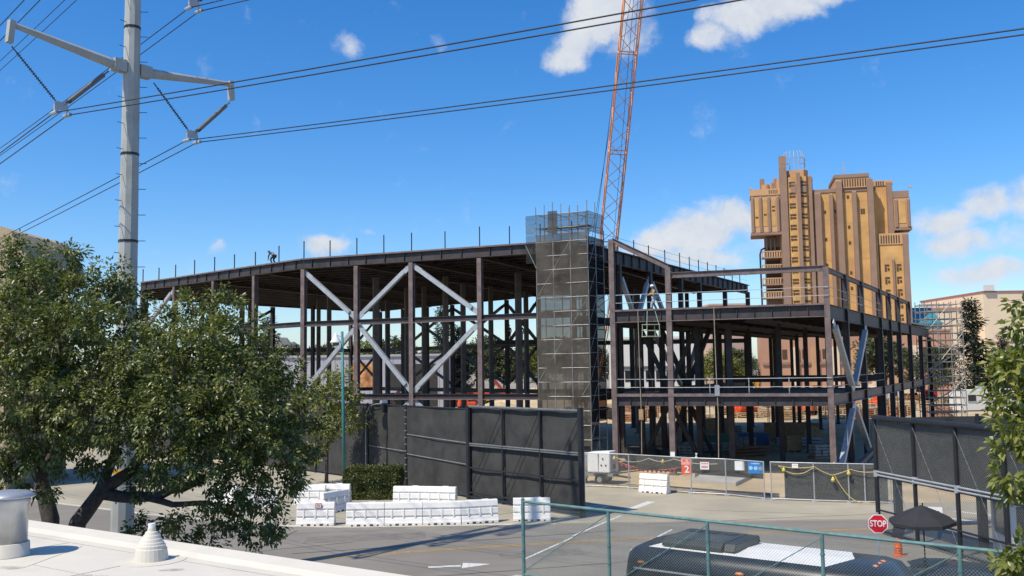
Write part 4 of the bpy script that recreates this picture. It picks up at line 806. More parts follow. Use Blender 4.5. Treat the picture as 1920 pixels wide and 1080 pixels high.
for i in range(8): k = MB(); k.tube((0, 0, 2.2), (1.1*math.cos(i*PI/4+.2), 1.1*math.sin(i*PI/4+.2), 1.71), .012, 5); k.build('rib', BLACK, um)
k = MB(); k.poly([(-1.1, -.25, 1.75), (-.85, -.6, 1.7), (-1.05, -.7, 1.15), (-1.3, -.35, 1.2), (-1.1, -.22, 1.75), (-.85, -.57, 1.7), (-1.05, -.67, 1.15), (-1.3, -.32, 1.2)], [(0, 1, 2, 3), (7, 6, 5, 4), (0, 4, 5, 1), (1, 5, 6, 2), (2, 6, 7, 3), (3, 7, 4, 0)]); k.build('side_flap', BLACK, um)
cn = empty('traffic_cone', (14.55, 36.2, 0), label='tall stack of orange traffic cones next to the umbrella', cat='traffic cone')
for i in range(4): k = MB(); k.lathe([(.15, .03), (.14, .07), (.035, .7), (.03, .72)], 14, (0, 0, i*.09)); k.build('cone', ORANGE, cn, smooth=True)
k = MB(); k.box((0, 0, .02), (.4, .4, .04)); k.build('base', ORANGE, cn)
s10 = sign('notice', 'white sign with red numerals half hidden by the umbrella', (16.2, 36.6, 1.5), .5, .45, (('board', 0, 0, .5, .5, WHITE, 0),), yaw=math.atan2(-36, -16)); text_mesh('numeral', '10', .38, RED, s10, facing((0, 0, 0), math.atan2(-36, -16)) @ Matrix.Translation((0, -.05, .01)))
bt = empty('guard_booth', (19.2, 35.0, 0), -.2, label='white guard booth with dark windows behind the right gate', cat='booth')
k = MB(); k.box((0, 0, .45), (2.4, 2.4, .9)); k.build('lower_wall', WHITE, bt); k = MB(); k.box((0, 0, 2.35), (2.4, 2.4, .5)); k.build('upper_wall', WHITE, bt); k = MB(); k.box((0, 0, 1.5), (2.3, 2.3, 1.2)); k.build('glazing', GLASS, bt)
for sx in (-1, 1):
    for sy in (-1, 1): k = MB(); k.box((sx*1.12, sy*1.12, 1.5), (.18, .18, 1.2)); k.build('corner_post', WHITE, bt)
k = MB(); k.box((0, 0, 2.68), (3.0, 3.0, .16)); k.build('roof', WHITE, bt, bevel=.03)
def make_car(name, label, loc, rz, paint):
    c = empty(name, loc, rz, label=label, cat='car')
    xs = [(-2.2, .5, .8), (-2.15, .5, .98), (-1.5, .48, 1.05), (-1.0, .5, 1.42), (.1, .5, 1.46), (.55, .48, 1.42), (1.2, .46, 1.02), (2.0, .46, .88), (2.2, .5, .7)]
    k = MB(); ss_ = []
    for x, z0, z1 in xs:
        w = .86 if z1 < 1.2 else .62; ss_.append([(x, -.88, .3), (x, -.9, .75), (x, -w, z1-.03), (x, -w*.7, z1), (x, w*.7, z1), (x, w, z1-.03), (x, .9, .75), (x, .88, .3)])
    n = 8; k.poly([p for s_ in ss_ for p in s_], [(i*n+j, i*n+(j+1) % n, (i+1)*n+(j+1) % n, (i+1)*n+j)[::-1] for i in range(len(ss_)-1) for j in range(n)]+[tuple(range(n)), tuple(range((len(ss_)-1)*n, len(ss_)*n))[::-1]])
    k.build('body', paint, c, smooth=True).modifiers.new('es', 'EDGE_SPLIT').split_angle = math.radians(40)
    k = MB(); k.poly([(.58, -.5, 1.41), (.58, .5, 1.41), (1.18, .7, 1.06), (1.18, -.7, 1.06)], [(3, 2, 1, 0)]); o = k.build('windscreen', GLASS, c); o.location = (.02, 0, .02)
    k = MB(); k.poly([(-1.02, -.5, 1.41), (-1.02, .5, 1.41), (-1.48, .7, 1.08), (-1.48, -.7, 1.08)], [(0, 1, 2, 3)]); o = k.build('rear_window', GLASS, c); o.location = (-.02, 0, .02)
    for s_ in (-1, 1):
        k = MB(); k.poly([(-1.3, s_*.85, 1.06), (1.05, s_*.85, 1.02), (.5, s_*.65, 1.38), (-.95, s_*.65, 1.38)], [(0, 1, 2, 3) if s_ < 0 else (3, 2, 1, 0)]); o = k.build('side_window', GLASS, c); o.location = (0, s_*.02, .02)
        for x in (-1.4, 1.4): k = MB(); k.tube((x, s_*.72, .33), (x, s_*.92, .33), .33, 18); w_ = k.build('wheel', RUBBER, c); k = MB(); k.tube((x, s_*.73, .33), (x, s_*.93, .33), .2, 12); k.build('rim', GALV, w_)
        k = MB(); k.box((2.14, s_*.65, .72), (.12, .3, .12)); k.build('headlight', WHITE, c); k = MB(); k.box((-2.16, s_*.65, .85), (.1, .3, .12)); k.build('tail_light', RED, c)
    return c
make_car('parked_car', 'dark blue car at the lower right behind the green fence', (13.4, 27.6, 0), -.75, NAVY)
make_car('parked_car', 'grey car parked beyond the dark blue one near the booth', (15.2, 25.4, 0), -.8, mat('grey_car_paint', (.25, .25, .24), .3, coat=.5, var=.05))

# ================================================================== PEOPLE
def skinmesh(name, verts, edges, radii, root, material, parent, loc=(0, 0, 0), rz=0, levels=1):
    me = bpy.data.meshes.new(name); me.from_pydata(verts, edges, []); me.materials.append(material); o = link(name, me, parent, loc, rz)
    sk = o.modifiers.new('skin', 'SKIN'); sv = me.skin_vertices[0].data if me.skin_vertices else None
    if sv is None:
        bpy.context.view_layer.objects.active = o; bm_ = bmesh.new(); bm_.from_mesh(me); bm_.verts.layers.skin.verify(); bm_.to_mesh(me); bm_.free(); sv = me.skin_vertices[0].data
    for i, r in enumerate(radii): sv[i].radius = (r, r) if not isinstance(r, tuple) else r
    sv[root].use_root = True; sk.use_smooth_shade = True
    sb_ = o.modifiers.new('sub', 'SUBSURF'); sb_.levels = levels; sb_.render_levels = levels; return o
def person(label, loc, rz, J, top, legs, hat, vest=None, group=None):
    """J: joint dict in local metres; x forward"""
    root = empty('person', loc, rz, label=label, cat='person', group=group)
    names = ['pel', 'spi', 'che', 'nec', 'hea', 'crn', 'ls', 'le', 'lw', 'lh', 'rs', 're', 'rw', 'rh', 'lhip', 'lk', 'la', 'lt', 'rhip', 'rk', 'ra', 'rt']
    rad = dict(pel=.13, spi=.125, che=.14, nec=.055, hea=.09, crn=.075, ls=.06, le=.045, lw=.033, lh=.04, rs=.06, re=.045, rw=.033, rh=.04, lhip=.095, lk=.065, la=.045, lt=.04, rhip=.095, rk=.065, ra=.045, rt=.04)
    ed = [('pel', 'spi'), ('spi', 'che'), ('che', 'nec'), ('nec', 'hea'), ('hea', 'crn'), ('che', 'ls'), ('ls', 'le'), ('le', 'lw'), ('lw', 'lh'), ('che', 'rs'), ('rs', 're'), ('re', 'rw'), ('rw', 'rh'), ('pel', 'lhip'), ('lhip', 'lk'), ('lk', 'la'), ('la', 'lt'), ('pel', 'rhip'), ('rhip', 'rk'), ('rk', 'ra'), ('ra', 'rt')]
    ix = {n: i for i, n in enumerate(names)}
    skinmesh('body', [J[n] for n in names], [(ix[a], ix[b]) for a, b in ed], [rad[n] for n in names], 0, SKIN, root, levels=2)
    def sub(nm, ns, m_, inf, rt):
        ii = {n: i for i, n in enumerate(ns)}; skinmesh(nm, [J[n] for n in ns], [(ii[a], ii[b]) for a, b in ed if a in ii and b in ii], [rad[n]+inf for n in ns], ii[rt], m_, root)
    sub('shirt', ['spi', 'che', 'ls', 'le', 'lw', 'rs', 're', 'rw'], top, .022, 'spi'); sub('trousers', ['pel', 'lhip', 'lk', 'la', 'rhip', 'rk', 'ra'], legs, .024, 'pel')
    for s_ in 'lr': skinmesh('boot', [J[s_+'a'], J[s_+'t']], [(0, 1)], [.06, .055], 0, BARK, root)
    if vest: skinmesh('vest', [J['pel'], J['spi'], J['che']], [(0, 1), (1, 2)], [.165, .165, .185], 0, vest, root)
    h = Vector(J['crn']); k = MB(); k.lathe([(.16, -.01), (.155, .0), (.125, .01), (.12, .05), (.09, .1), (.03, .125)], 14, h+V(0, 0, -.02)); k.build('hard_hat', hat, root, smooth=True)
    hd = Vector(J['hea'])
    for sy in (-.035, .035): k = MB(); k.box(hd+V(.098, sy, .025), (.02, .025, .015)); k.build('eye', BLACK, root)
    k = MB(); k.box(hd+V(.115, 0, -.01), (.04, .025, .04)); k.build('nose', SKIN, root)
    for s_ in 'lr':
        w0, h0 = Vector(J[s_+'w']), Vector(J[s_+'h']); d = (h0-w0).normalized(); sx = d.cross(V(0, 0, 1)).normalized()
        for i, ln in enumerate((.065, .08, .085, .075)): k = MB(); k.path([h0+sx*(i-1.5)*.02, h0+d*ln*.6+sx*(i-1.5)*.022, h0+d*ln+V(0, 0, -.03)+sx*(i-1.5)*.022], .01, 5); k.build('finger', SKIN, root)
        k = MB(); k.path([w0.lerp(h0, .5)+sx*.03, h0+sx*.06, h0+d*.03+sx*.065], .011, 5); k.build('thumb', SKIN, root)
    return root
JEANS = mat('denim', (.36, .43, .52), .8, var=.15); KHAKI = mat('tan_jacket', (.36, .28, .13), .8, var=.3, scale=9); DKGREY = mat('dark_clothes', (.05, .055, .06), .8); HIVIS = mat('hi_vis', (.6, .6, .12), .7)
J1 = dict(pel=(0, 0, .88), spi=(.04, .02, 1.05), che=(.10, .04, 1.28), nec=(.15, .05, 1.44), hea=(.2, .06, 1.56), crn=(.2, .06, 1.66), ls=(.1, .22, 1.34), le=(.22, .3, 1.12), lw=(.42, .2, 1.05), lh=(.5, .16, 1.04), rs=(.1, -.15, 1.34), re=(.2, -.26, 1.12), rw=(.4, -.12, 1.02), rh=(.48, -.08, 1.02),
          lhip=(0, .1, .84), lk=(.28, .14, .48), la=(.33, .16, .07), lt=(.48, .18, .04), rhip=(0, -.1, .84), rk=(-.05, -.3, .46), ra=(-.32, -.42, .1), rt=(-.18, -.46, .04))
person('worker in white hard hat and tan jacket striding on the low frame deck', (9.75, 63.75, Z2+.01), 3.4, J1, KHAKI, JEANS, WHITE, vest=mat('harness', (.35, .25, .06), .7))
J2 = dict(pel=(-.2, 0, .72), spi=(-.08, 0, .86), che=(.12, 0, 1.0), nec=(.26, 0, 1.05), hea=(.36, 0, 1.06), crn=(.42, 0, 1.12), ls=(.12, .18, 1.0), le=(.2, .24, .74), lw=(.32, .18, .52), lh=(.36, .16, .45), rs=(.12, -.18, 1.0), re=(.2, -.24, .74), rw=(.32, -.18, .52), rh=(.36, -.16, .45),
          lhip=(-.2, .1, .7), lk=(.08, .16, .44), la=(-.1, .16, .07), lt=(.05, .18, .04), rhip=(-.2, -.1, .7), rk=(.05, -.16, .42), ra=(-.15, -.18, .07), rt=(0, -.2, .04))
person('worker bending over at the left roof edge of the tall hall', (-20.6, 79.9, ZR), 2.6, J2, DKGREY, DKGREY, DKGREY)
J3 = dict(pel=(0, 0, .92), spi=(0, 0, 1.08), che=(.02, 0, 1.32), nec=(.03, 0, 1.48), hea=(.05, 0, 1.6), crn=(.05, 0, 1.7), ls=(.02, .19, 1.38), le=(.02, .26, 1.1), lw=(.14, .24, .88), lh=(.18, .22, .8), rs=(.02, -.19, 1.38), re=(.02, -.26, 1.1), rw=(.14, -.24, .88), rh=(.18, -.22, .8),
          lhip=(0, .1, .88), lk=(.03, .12, .48), la=(0, .13, .07), lt=(.15, .14, .04), rhip=(0, -.1, .88), rk=(.03, -.12, .48), ra=(0, -.13, .07), rt=(.15, -.14, .04))
person('left one of two distant workers standing on the rear landing', (-.4, 108.0, 10.36), 4.5, J3, DKGREY, DKGREY, DKGREY)
person('right one of two distant workers standing on the rear landing', (1.0, 107.8, 10.36), 4.9, J3, DKGREY, JEANS, WHITE)
# hanging work basket below the deck edge
hb = empty('hanging_basket', (9.35, 63.1, 0), .35, label='small greenish hanging work basket slung below the deck edge', cat='work basket'); BASK = mat('pale_green_steel', (.42, .48, .34), .6)
k = MB(); k.box((0, 0, 9.25), (1.05, .7, .06)); k.build('floor', BASK, hb)
for sx in (-1, 1):
    for sy in (-1, 1): k = MB(); k.tube((sx*.5, sy*.33, 9.25), (sx*.46, sy*.33, 10.05), .025, 6); k.build('upright', BASK, hb)
    k = MB(); k.tube((sx*.46, -.3, 10.05), (sx*.3, -.1, 10.95), .022, 5); k.build('hanger', BASK, hb)
for z in (9.65, 10.05): k = MB(); k.path([(-.52, -.33, z), (.52, -.33, z), (.52, .33, z), (-.52, .33, z), (-.52, -.33, z)], .02, 5); k.build('rail', BASK, hb)
for x, y, z0, lab in ((8.55, 63.5, .4, 'long hoist rope hanging left of the work basket'), (13.35, 61.75, 1.0, 'long hanging rope with a pulley block right of the second column')):
    r = empty('hanging_rope', (x, y, 0), label=lab, cat='rope'); k = MB(); k.path([(0, 0, 11.0), (.02, 0, 7), (.06, -.05, 4), (.0, 0, z0)], .035, 5); k.build('rope', mat('rope', (.3, .25, .18), .8), r)
    k = MB(); k.box((.04, -.02, 5.6 if x > 10 else 4.0), (.28, .2, .7)); k.build('pulley_block', GALV if x > 10 else TIMBER, r)

# ================================================================== TREES
BIG = [(-13.58,25.00,10.40,0.69), (-12.34,25.50,10.44,0.61), (-12.65,24.50,9.55,0.84), (-11.82,25.00,9.36,0.89), (-10.95,25.50,9.98,0.52), (-10.73,26.00,9.42,0.62), (-10.73,25.50,8.65,0.80), (-12.65,23.50,8.73,0.81), (-11.94,23.20,8.17,0.99), (-10.89,23.50,8.17,1.07), (-9.80,24.00,7.48,1.03), (-8.90,24.50,8.38,0.67), (-8.52,25.00,8.89,0.57), (-7.73,25.20,9.10,0.49), (-7.90,24.00,8.00,0.85), (-7.15,24.50,8.14,0.77), (-8.35,23.20,7.33,0.99), (-7.12,23.50,7.11,1.01), (-6.45,24.50,7.30,0.67), (-5.94,25.00,7.07,0.57), (-6.10,24.00,6.41,0.85), (-5.49,24.60,6.17,0.53), (-7.09,23.00,6.15,1.05), (-8.32,22.80,6.18,1.04), (-9.70,23.00,6.38,1.05), (-11.14,23.00,6.72,1.05), (-12.32,23.00,6.87,0.99), (-12.39,23.20,5.69,0.73), (-11.62,23.50,5.65,0.81), (-10.86,24.50,5.36,0.63), (-5.58,24.40,5.36,0.59), (-6.27,23.40,5.33,0.91), (-7.46,23.20,5.23,0.80), (-8.86,23.60,5.34,0.84), (-5.94,24.20,4.50,0.55), (-6.85,23.60,4.46,0.70), (-8.05,23.80,4.38,0.52), (-6.31,23.60,3.80,0.57), (-7.17,23.80,3.78,0.46), (-8.58,24.00,3.63,0.36), (-5.98,23.60,3.34,0.30), (-6.63,23.80,3.25,0.27), (-9.80,25.00,4.46,0.50), (-10.14,25.20,3.32,0.26), (-11.74,23.80,4.37,0.30), (-12.56,23.80,4.98,0.48), (-12.59,26.50,8.87,0.91), (-9.79,26.00,6.74,1.19), (-7.57,26.00,6.12,1.19), (-12.24,26.50,6.76,1.21), (-6.53,26.00,5.38,0.82), (-13.61,26.50,7.38,1.06), ]
RIGHT = [(6.79,12.50,7.83,0.16), (6.90,13.00,7.57,0.18), (6.67,12.50,7.28,0.27), (6.72,13.00,7.04,0.18), (6.70,12.50,6.82,0.24), (6.58,12.50,6.50,0.21), (6.64,12.70,6.14,0.19), (6.62,12.50,5.84,0.19), (7.08,13.00,8.12,0.12), (6.77,13.20,7.28,0.14), (6.76,13.00,6.76,0.15), (7.02,12.50,7.20,0.39), (7.00,12.50,6.36,0.39), (6.52,12.50,4.77,0.21), (6.53,12.80,4.60,0.16), (6.58,12.40,4.93,0.13), (6.81,12.40,4.72,0.35), (6.61,12.60,5.58,0.10)]
SMALL = [(-12.05,61.00,6.39,1.05), (-11.19,61.00,5.52,1.19), (-12.67,61.50,5.00,1.12), (-11.53,61.00,3.98,1.25), (-12.45,61.30,3.11,0.98), (-10.66,61.00,3.96,0.91), (-12.90,61.00,1.94,0.77), (-11.22,61.20,7.07,0.49), (-10.42,61.00,5.51,0.63), ]
LEAF = leafmat('camphor_leaf', (.040, .058, .017), (.115, .138, .036), (.31, .30, .10), trans=.22, rough=.35)
LEAFR = leafmat('near_leaf', (.085, .105, .02), (.17, .19, .04), (.32, .30, .08), trans=.28, rough=.35)
LEAFY = leafmat('young_leaf', (.10, .12, .026), (.18, .19, .045), (.30, .27, .08), trans=.25, rough=.45)
LEAFD = leafmat('far_leaf', (.035, .045, .018), (.065, .08, .03), (.12, .135, .05), trans=.1, rough=.7)
LEAFC = leafmat('conifer_leaf', (.012, .022, .012), (.025, .038, .02), (.045, .06, .03), trans=.05, rough=.7)
LEAFH = leafmat('hedge_leaf', (.04, .055, .012), (.085, .105, .024), (.17, .18, .05), trans=.15, rough=.45)
def leaves_mesh(name, pos, dirs, nrm, length, width, material, fold=.25):
    """pos (N,3), unit dirs along the leaf, nrm approx normals"""
    N = len(pos); side = np.cross(dirs, nrm); side /= np.linalg.norm(side, axis=1)[:, None]+1e-9; up = np.cross(side, dirs)
    L = (length*rng.uniform(.5, 1.35, N))[:, None]; Wd = (width*rng.uniform(.75, 1.2, N))[:, None]
    v = np.empty((N, 4, 3)); v[:, 0] = pos; v[:, 1] = pos+dirs*L*.45+side*Wd*.5+up*Wd*fold*.5; v[:, 2] = pos+dirs*L-up*L*.12; v[:, 3] = pos+dirs*L*.45-side*Wd*.5+up*Wd*fold*.5
    idx = np.arange(N)[:, None]*4; tri = np.concatenate([idx+np.array([0, 1, 2]), idx+np.array([0, 2, 3])], 1).reshape(-1)
    me = bpy.data.meshes.new(name); me.vertices.add(N*4); me.vertices.foreach_set('co', v.reshape(-1)); nt_ = N*2
    me.loops.add(nt_*3); me.loops.foreach_set('vertex_index', tri.astype(np.int32)); me.polygons.add(nt_)
    me.polygons.foreach_set('loop_start', np.arange(nt_, dtype=np.int32)*3); me.polygons.foreach_set('loop_total', np.full(nt_, 3, dtype=np.int32))
    me.materials.append(material); me.update(calc_edges=True); me.validate(); return me
def crown(name, blobs, twigs, per, tr, length, width, material, droop=.55, shell=(.55, 1.03)):
    P, D, Nn = [], [], []
    for x, y, z, r in blobs:
        M = max(6, int(twigs*r*r)); u = rng.normal(size=(M, 3)); u[:, 2] += .25; u /= np.linalg.norm(u, axis=1)[:, None]
        rr = rng.uniform(shell[0]**2, shell[1]**2, M)**.5; tc_ = np.array([x, y, z])+u*(rr*r)[:, None]*np.array([1, 1, .92])
        for c, uo in zip(tc_, u):
            q = rng.normal(size=(per, 3)); q /= np.linalg.norm(q, axis=1)[:, None]; q = q+uo*.55
            pos = c+q*tr*rng.uniform(.1, .8, per)[:, None]; d = q*.9+uo*.25; d[:, 2] -= droop; d /= np.linalg.norm(d, axis=1)[:, None]
            n = rng.normal(size=(per, 3))*.45+uo*.6; n[:, 2] += .7; P.append(pos); D.append(d); Nn.append(n)
    return leaves_mesh(name, np.concatenate(P), np.concatenate(D), np.concatenate(Nn), length, width, material)
def branch(root, name, pts, r0, r1, n=9, m_=BARK):
    pts = [Vector(p) for p in pts]; out = []
    for i in range(len(pts)-1):
        for t_ in (0, .33, .66):
            p = pts[i].lerp(pts[i+1], t_); j = .06*min(1, r0*4) if i else 0; out.append(p+V(random.uniform(-j, j), random.uniform(-j, j), random.uniform(-j, j)))
    out.append(pts[-1]); rs = [r0+(r1-r0)*i/(len(out)-1) for i in range(len(out))]; k = MB(); k.path(out, r0, n, rs); return k.build(name, m_, root, smooth=True)
bt_ = empty('camphor_tree', (0, 0, 0), label='large dark green spreading tree at the left in front of the steel hall', cat='tree')
tr_ = branch(bt_, 'trunk', [(-12.35, 25.2, 0), (-12.25, 25, 2.2), (-12.3, 25, 3.6), (-12.55, 25, 4.6), (-12.4, 25.1, 6.0), (-12.2, 25.2, 8.2)], .30, .10)
b2 = branch(bt_, 'trunk', [(-12.0, 25.1, 0), (-11.85, 25.0, 2.4), (-11.5, 25, 3.5), (-10.95, 25, 4.25), (-10.2, 25, 4.75), (-9.5, 24.6, 5.6), (-9.0, 24.4, 7.0)], .28, .09)
branch(b2, 'limb', [(-10.9, 25, 4.2), (-10.1, 25, 4.05), (-9.3, 24.9, 4.15), (-8.3, 24.6, 4.5), (-7.3, 24.4, 5.0), (-6.6, 24.2, 6.0)], .17, .06); branch(b2, 'limb', [(-9.8, 25, 4.1), (-8.9, 24.6, 3.95), (-7.9, 24.3, 4.0), (-7.0, 24, 3.7)], .10, .04)
branch(b2, 'limb', [(-11.0, 25, 4.2), (-10.7, 25.3, 5.2), (-10.6, 25.4, 6.6), (-10.6, 25.5, 8.4)], .15, .05); branch(tr_, 'limb', [(-12.5, 25, 4.5), (-12.9, 24.6, 5.6), (-13.2, 24.4, 7.0), (-13.3, 24.6, 9.2)], .15, .05); branch(tr_, 'limb', [(-12.4, 25, 4.9), (-11.8, 24.6, 5.8), (-11.5, 24.3, 7.0)], .12, .04)
link('crown', crown('camphor_crown', BIG, 66, 40, .25, .128, .066, LEAF, shell=(.4, 1.08)), bt_)
bt2 = empty('leafy_shrub', (-13.6, 24.5, 0), label='leafy shrub at the far left edge above the round roof stack', cat='shrub'); branch(bt2, 'stem', [(0, 0, 0), (.05, 0, 3), (0, 0, 4.4)], .06, .03); link('foliage', crown('shrub_crown', [(-.2, 0, 4.35, .45), (.1, .1, 3.9, .4)], 60, 30, .25, .16, .08, LEAF), bt2)
bt3 = empty('leafy_shrub', (-9.2, 25.6, 0), label='low leafy shrub at the foot of the pole just beyond the white roof edge', cat='shrub'); branch(bt3, 'stem', [(0, 0, 0), (.05, 0, 1.5), (0, 0, 2.6)], .06, .03); link('foliage', crown('shrub_crown', [(-.6, 0, 2.9, .4), (.1, .1, 2.85, .45), (.9, 0, 2.7, .4)], 60, 26, .25, .16, .08, LEAF), bt3)
rt = empty('ficus_tree', (0, 0, 0), label='bright leafy tree cut off by the right edge of the photograph', cat='tree')
branch(rt, 'trunk', [(8.3, 12.8, 0), (8.2, 12.8, 3.5), (7.9, 12.7, 6), (7.5, 12.6, 8)], .16, .05); branch(rt, 'limb', [(8.1, 12.8, 4), (7.5, 12.6, 5.2), (7.0, 12.6, 6.2)], .07, .02); branch(rt, 'limb', [(8.0, 12.7, 5), (7.4, 12.6, 6.5), (6.9, 12.6, 7.3)], .06, .02); branch(rt, 'limb', [(8.2, 12.8, 3.6), (7.5, 12.6, 4.2), (7.0, 12.5, 4.7)], .05, .02)
link('crown', crown('ficus_crown', RIGHT, 230, 13, .12, .13, .07, LEAFR, shell=(.3, 1.0)), rt)
st = empty('young_tree', (0, 0, 0), label='young light green tree left of the teal lamp post', cat='tree')
branch(st, 'trunk', [(-12.2, 61.3, 0), (-12.15, 61.3, 2.5), (-11.9, 61.2, 5.2)], .13, .05, m_=BARK); branch(st, 'limb', [(-12.1, 61.3, 2.6), (-11.3, 61, 3.8), (-10.8, 61, 4.6)], .05, .02); branch(st, 'limb', [(-12.1, 61.3, 2.4), (-12.6, 61.4, 3.6), (-12.7, 61.4, 5)], .05, .02)
link('crown', crown('young_crown', SMALL, 34, 16, .34, .24, .11, LEAFY, shell=(.35, 1.0)), st)
# clipped hedge
hd_ = empty('clipped_hedge', (-8.1, 54.2, 0), -.05, label='clipped box hedge between the lamp post and the screen fence', cat='hedge')
HX, HY, HZ = 1.5, .95, 1.75
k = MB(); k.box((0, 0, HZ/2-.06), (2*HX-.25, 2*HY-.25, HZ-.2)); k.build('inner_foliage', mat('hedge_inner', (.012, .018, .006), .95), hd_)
N = 26000; f_ = rng.integers(0, 4, N); a_ = rng.uniform(-1, 1, (N, 2)); pos = np.empty((N, 3)); nr_ = np.zeros((N, 3))
for fi, (ax_, sg) in enumerate((((0, 1), 0), ((1, 0), -1), ((1, 1), 1), ((0, 2), 1))):
    m_ = f_ == fi
    if fi == 0: pos[m_] = np.c_[a_[m_, 0]*HX, np.full(m_.sum(), -HY), (a_[m_, 1]+1)/2*HZ]; nr_[m_] = (0, -1, .2)
    elif fi == 1: pos[m_] = np.c_[np.full(m_.sum(), -HX), a_[m_, 0]*HY, (a_[m_, 1]+1)/2*HZ]; nr_[m_] = (-1, 0, .2)
    elif fi == 2: pos[m_] = np.c_[np.full(m_.sum(), HX), a_[m_, 0]*HY, (a_[m_, 1]+1)/2*HZ]; nr_[m_] = (1, 0, .2)
    else: pos[m_] = np.c_[a_[m_, 0]*HX, a_[m_, 1]*HY, np.full(m_.sum(), HZ)]; nr_[m_] = (0, 0, 1)
wob = .05*np.sin(pos[:, 0]*5)+.05*np.sin(pos[:, 2]*6+1)+.04*np.sin(pos[:, 1]*7); pos += nr_*(wob+rng.normal(0, .035, N))[:, None]
dr_ = nr_*.5+rng.normal(size=(N, 3))*.6; dr_ /= np.linalg.norm(dr_, axis=1)[:, None]; link('leaves', leaves_mesh('hedge_leaves', pos, dr_, nr_+rng.normal(size=(N, 3))*.5, .10, .06, LEAFH), hd_)
# background trees: shared crowns
def far_crown(seed, h, r, lm, n=26, tw=5.0, per=20, leaf=.55):
    bl = []
    for i in range(n):
        a, q = random.uniform(0, 2*PI), random.random()**.5; z = h*random.uniform(.38, .92); k_ = math.sin(PI*min(1, max(.1, (z/h-.2)/.85)))**.6
        bl.append((math.cos(a)*q*r*k_, math.sin(a)*q*r*k_, z, r*random.uniform(.26, .42)))
    return crown('far_crown', bl, tw, per, leaf*1.6, leaf, leaf*.55, lm, droop=.25, shell=(.5, 1.0))
def conifer_crown(h, r, lm, leaf=.5):
    bl = []; z = h*.1
    while z < h*.97:
        rr = r*(1-z/h)*.85+.25; nb = max(2, int(5*(1-z/h))+2)
        for i in range(nb): a = random.uniform(0, 2*PI); q = random.uniform(.35, .75)*rr; bl.append((math.cos(a)*q, math.sin(a)*q, z+random.uniform(-.3, .3), max(.35, rr*.45)))
        z += h*.055
    return crown('conifer_crown', bl, 9, 14, leaf*.9, leaf, leaf*.3, lm, droop=.35)
FC = [far_crown(i, 12, 4.6, (LEAFD, LEAFY, LEAFD)[i]) for i in range(3)]; CC = [conifer_crown(16, 3.0, LEAFC), conifer_crown(16, 2.4, LEAFC)]
TRM = MB().tube((0, 0, 0), (0, 0, 6), .28, 7, .16).mesh('far_trunk', BARK); CTM = MB().tube((0, 0, 0), (0, 0, 14), .24, 7, .05).mesh('far_trunk', BARK)
def ftree(x, y, s, kind, i, label, group='trees beyond the site'):
    r = empty('conifer_tree' if kind == 'c' else 'broadleaf_tree', (x, y, 0), random.uniform(0, 6), label=label, cat='tree', group=group); q_ = 1.45 if kind == 'c' else 1.05; r.scale = (s*q_*random.uniform(.9, 1.1), s*q_*random.uniform(.9, 1.1), s)
    link('trunk', CTM if kind == 'c' else TRM, r); link('crown', (CC if kind == 'c' else FC)[i], r)
row_ = sorted([(-98, 235, 1.1, 'b', 0), (-84, 228, 1.0, 'b', 2), (-74, 240, 1.15, 'b', 0), (-66, 222, 1.0, 'b', 1), (-56, 215, 1.25, 'c', 0), (-50, 226, 1.05, 'b', 2), (-43, 214, 1.0, 'b', 0), (-35, 208, 1.1, 'b', 1), (-29, 224, 1.2, 'b', 2), (-20, 214, .95, 'b', 1), (-14.5, 196, 1.3, 'c', 0), (-11.5, 200, 1.05, 'c', 1), (-8, 206, 1.1, 'b', 0), (-2, 198, .9, 'b', 2), (2.5, 204, 1.0, 'b', 1), (8, 216, 1.05, 'b', 0), (13, 232, 1.15, 'b', 2), (20, 240, 1.0, 'b', 0), (43.0, 196, .8, 'b', 1), (47.5, 200, .82, 'b', 0)])
TWH = ['at the far left beyond the hall, hidden mostly by foliage', 'second from the far left beyond the hall', 'right behind the pale rocky hill side', 'in front of the pale rocky hill', 'rising above the left end of the grey building', 'just right of the left conifer over the grey roof', 'over the grey roof above the lamp post', 'over the grey roof above the mural', 'over the grey roof right of the mural', 'above the right end of the grey building', 'tallest in the middle of the hall opening', 'twin beside the tallest middle conifer', 'below the twin conifers', 'left of the scaffold tower behind the girt', 'behind the rear columns left of the scaffold', 'seen through the brown debris netting', 'seen right of the debris netting', 'far back between the dark columns of the low frame', 'left of the tower foot under the deck', 'nearest the tower foot under the deck']
for n, (x, y, s, kd, i) in enumerate(row_): ftree(x, y, s, kd, i, '%s %s' % (('dark conifer' if kd == 'c' else ('light green tree' if i == 1 else 'dark green tree')), TWH[n]))
right_ = [(73.9, 150, 1.12, 'c', 1, 'tall pointed conifer right of the silver scaffold stair'), (79.5, 152, .72, 'c', 0, 'shorter conifer right of the tall pointed one'), (70.5, 158, .75, 'b', 0, 'dark round tree at the foot of the tall conifer'), (77, 146, .62, 'b', 2, 'bushy dark tree between the two conifers and the trailer'), (84, 150, .7, 'b', 0, 'dark tree behind the right edge foliage'), (65.5, 165, .95, 'b', 2, 'dark tree showing through the silver scaffold stair'), (90, 156, .8, 'b', 2, 'dark tree farthest right before the peach building')]
for x, y, s, kd, i, l in right_: ftree(x, y, s, kd, i, l, 'trees by the peach building')

